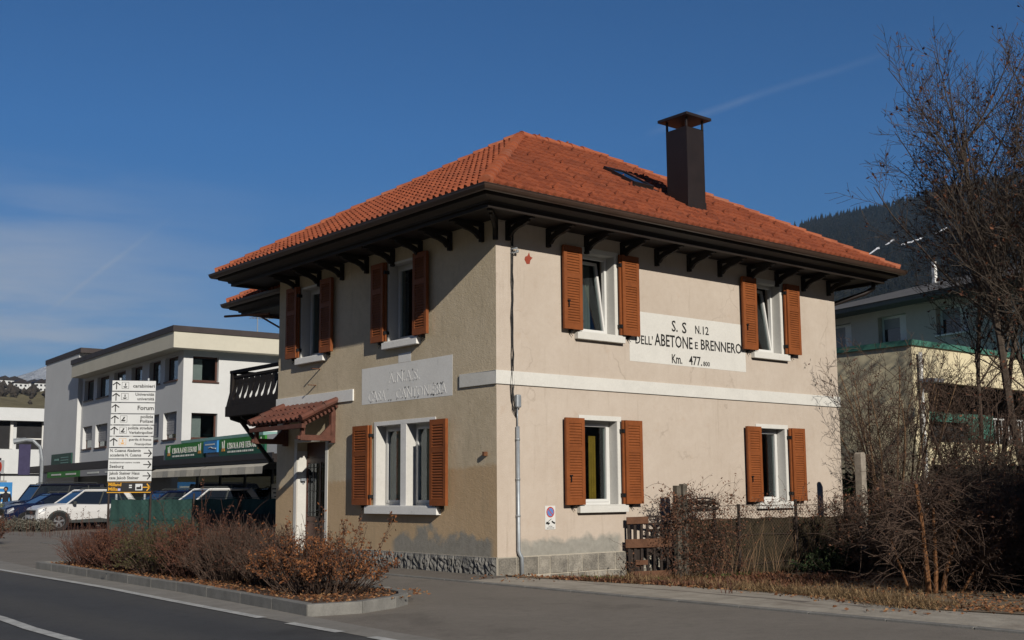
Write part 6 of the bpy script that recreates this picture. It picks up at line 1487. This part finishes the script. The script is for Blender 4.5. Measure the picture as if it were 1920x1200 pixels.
for azs, els, th in (((57.2, 57.9, 58.6), (10.5, 10.85, 11.2), .07), ((58.9, 59.4, 59.9), (10.95, 11.05, 11.2), .07), ((60.4, 61.0), (11.35, 11.6), .06)):
    for (a0, a1), (e0, e1) in zip(zip(azs, azs[1:]), zip(els, els[1:])):
        n = 6; row = []
        for k in range(n+1):
            az = a0+(a1-a0)*k/n; el = e0+(e1-e0)*k/n+R.uniform(-.02, .02); row.append((on_hill(hR, az, find_r(hR, az, el-th*R.uniform(.3, .7)), 14), on_hill(hR, az, find_r(hR, az, el+th*R.uniform(.3, .7)), 14)))
        for (a, b), (c, d) in zip(row, row[1:]): sn_.poly([a, c, d, b])
struct(sn_.build('snow_field', M['snow']))
for k, (az, r, wd_) in enumerate(((15.2, 905, 13), (15.75, 890, 10), (16.15, 900, 16), (16.45, 880, 10), (17.0, 895, 12), (17.3, 880, 9), (17.75, 905, 9), (14.7, 890, 12), (14.1, 900, 11), (13.4, 895, 13))):
    p = on_hill(hL, az, r, -1); t = thing('hilltop_house', 'small white chalet in the hilltop village at the far left', 'house', p, 'hilltop village houses')
    b = MB(); b.box(p.x-wd_/2, p.x+wd_/2, p.y-4, p.y+4, p.z, p.z+7); b.build('wall', M['sign_white'], t)
    b = MB(); b.prism([(p.x-wd_/2-1, p.y-5, p.z+6.6), (p.x+wd_/2+1, p.y-5, p.z+6.6), (p.x, p.y-5, p.z+9.6)], (0, 10, 0)); b.build('roof', M['dark_brown'], t)
    b = MB()
    for i in range(3):
        for zz in (1.2, 4.2): b.box(p.x-wd_/2+1+i*wd_/3.2, p.x-wd_/2+2.4+i*wd_/3.2, p.y-4.05, p.y-4, p.z+zz, p.z+zz+1.4)
    b.build('window', M['shop_dark'], t)

# ------------------------------------------------------------------ air
hm = bpy.data.materials.new('haze'); hm.use_nodes = True; nt = hm.node_tree; nt.nodes.clear()
pv = N('ShaderNodeVolumePrincipled'); pv.inputs['Color'].default_value = (0.42, 0.66, 1.0, 1); pv.inputs['Density'].default_value = 0.00006; pv.inputs['Anisotropy'].default_value = 0.0
ho = N('ShaderNodeOutputMaterial'); Lk(pv.outputs[0], ho.inputs['Volume'])
hb = MB(); hb.box(-7900, 7900, -7900, 7900, -4.0, 680); hz_o = hb.build('haze', hm, fixn=True); hz_o['kind'] = 'stuff'
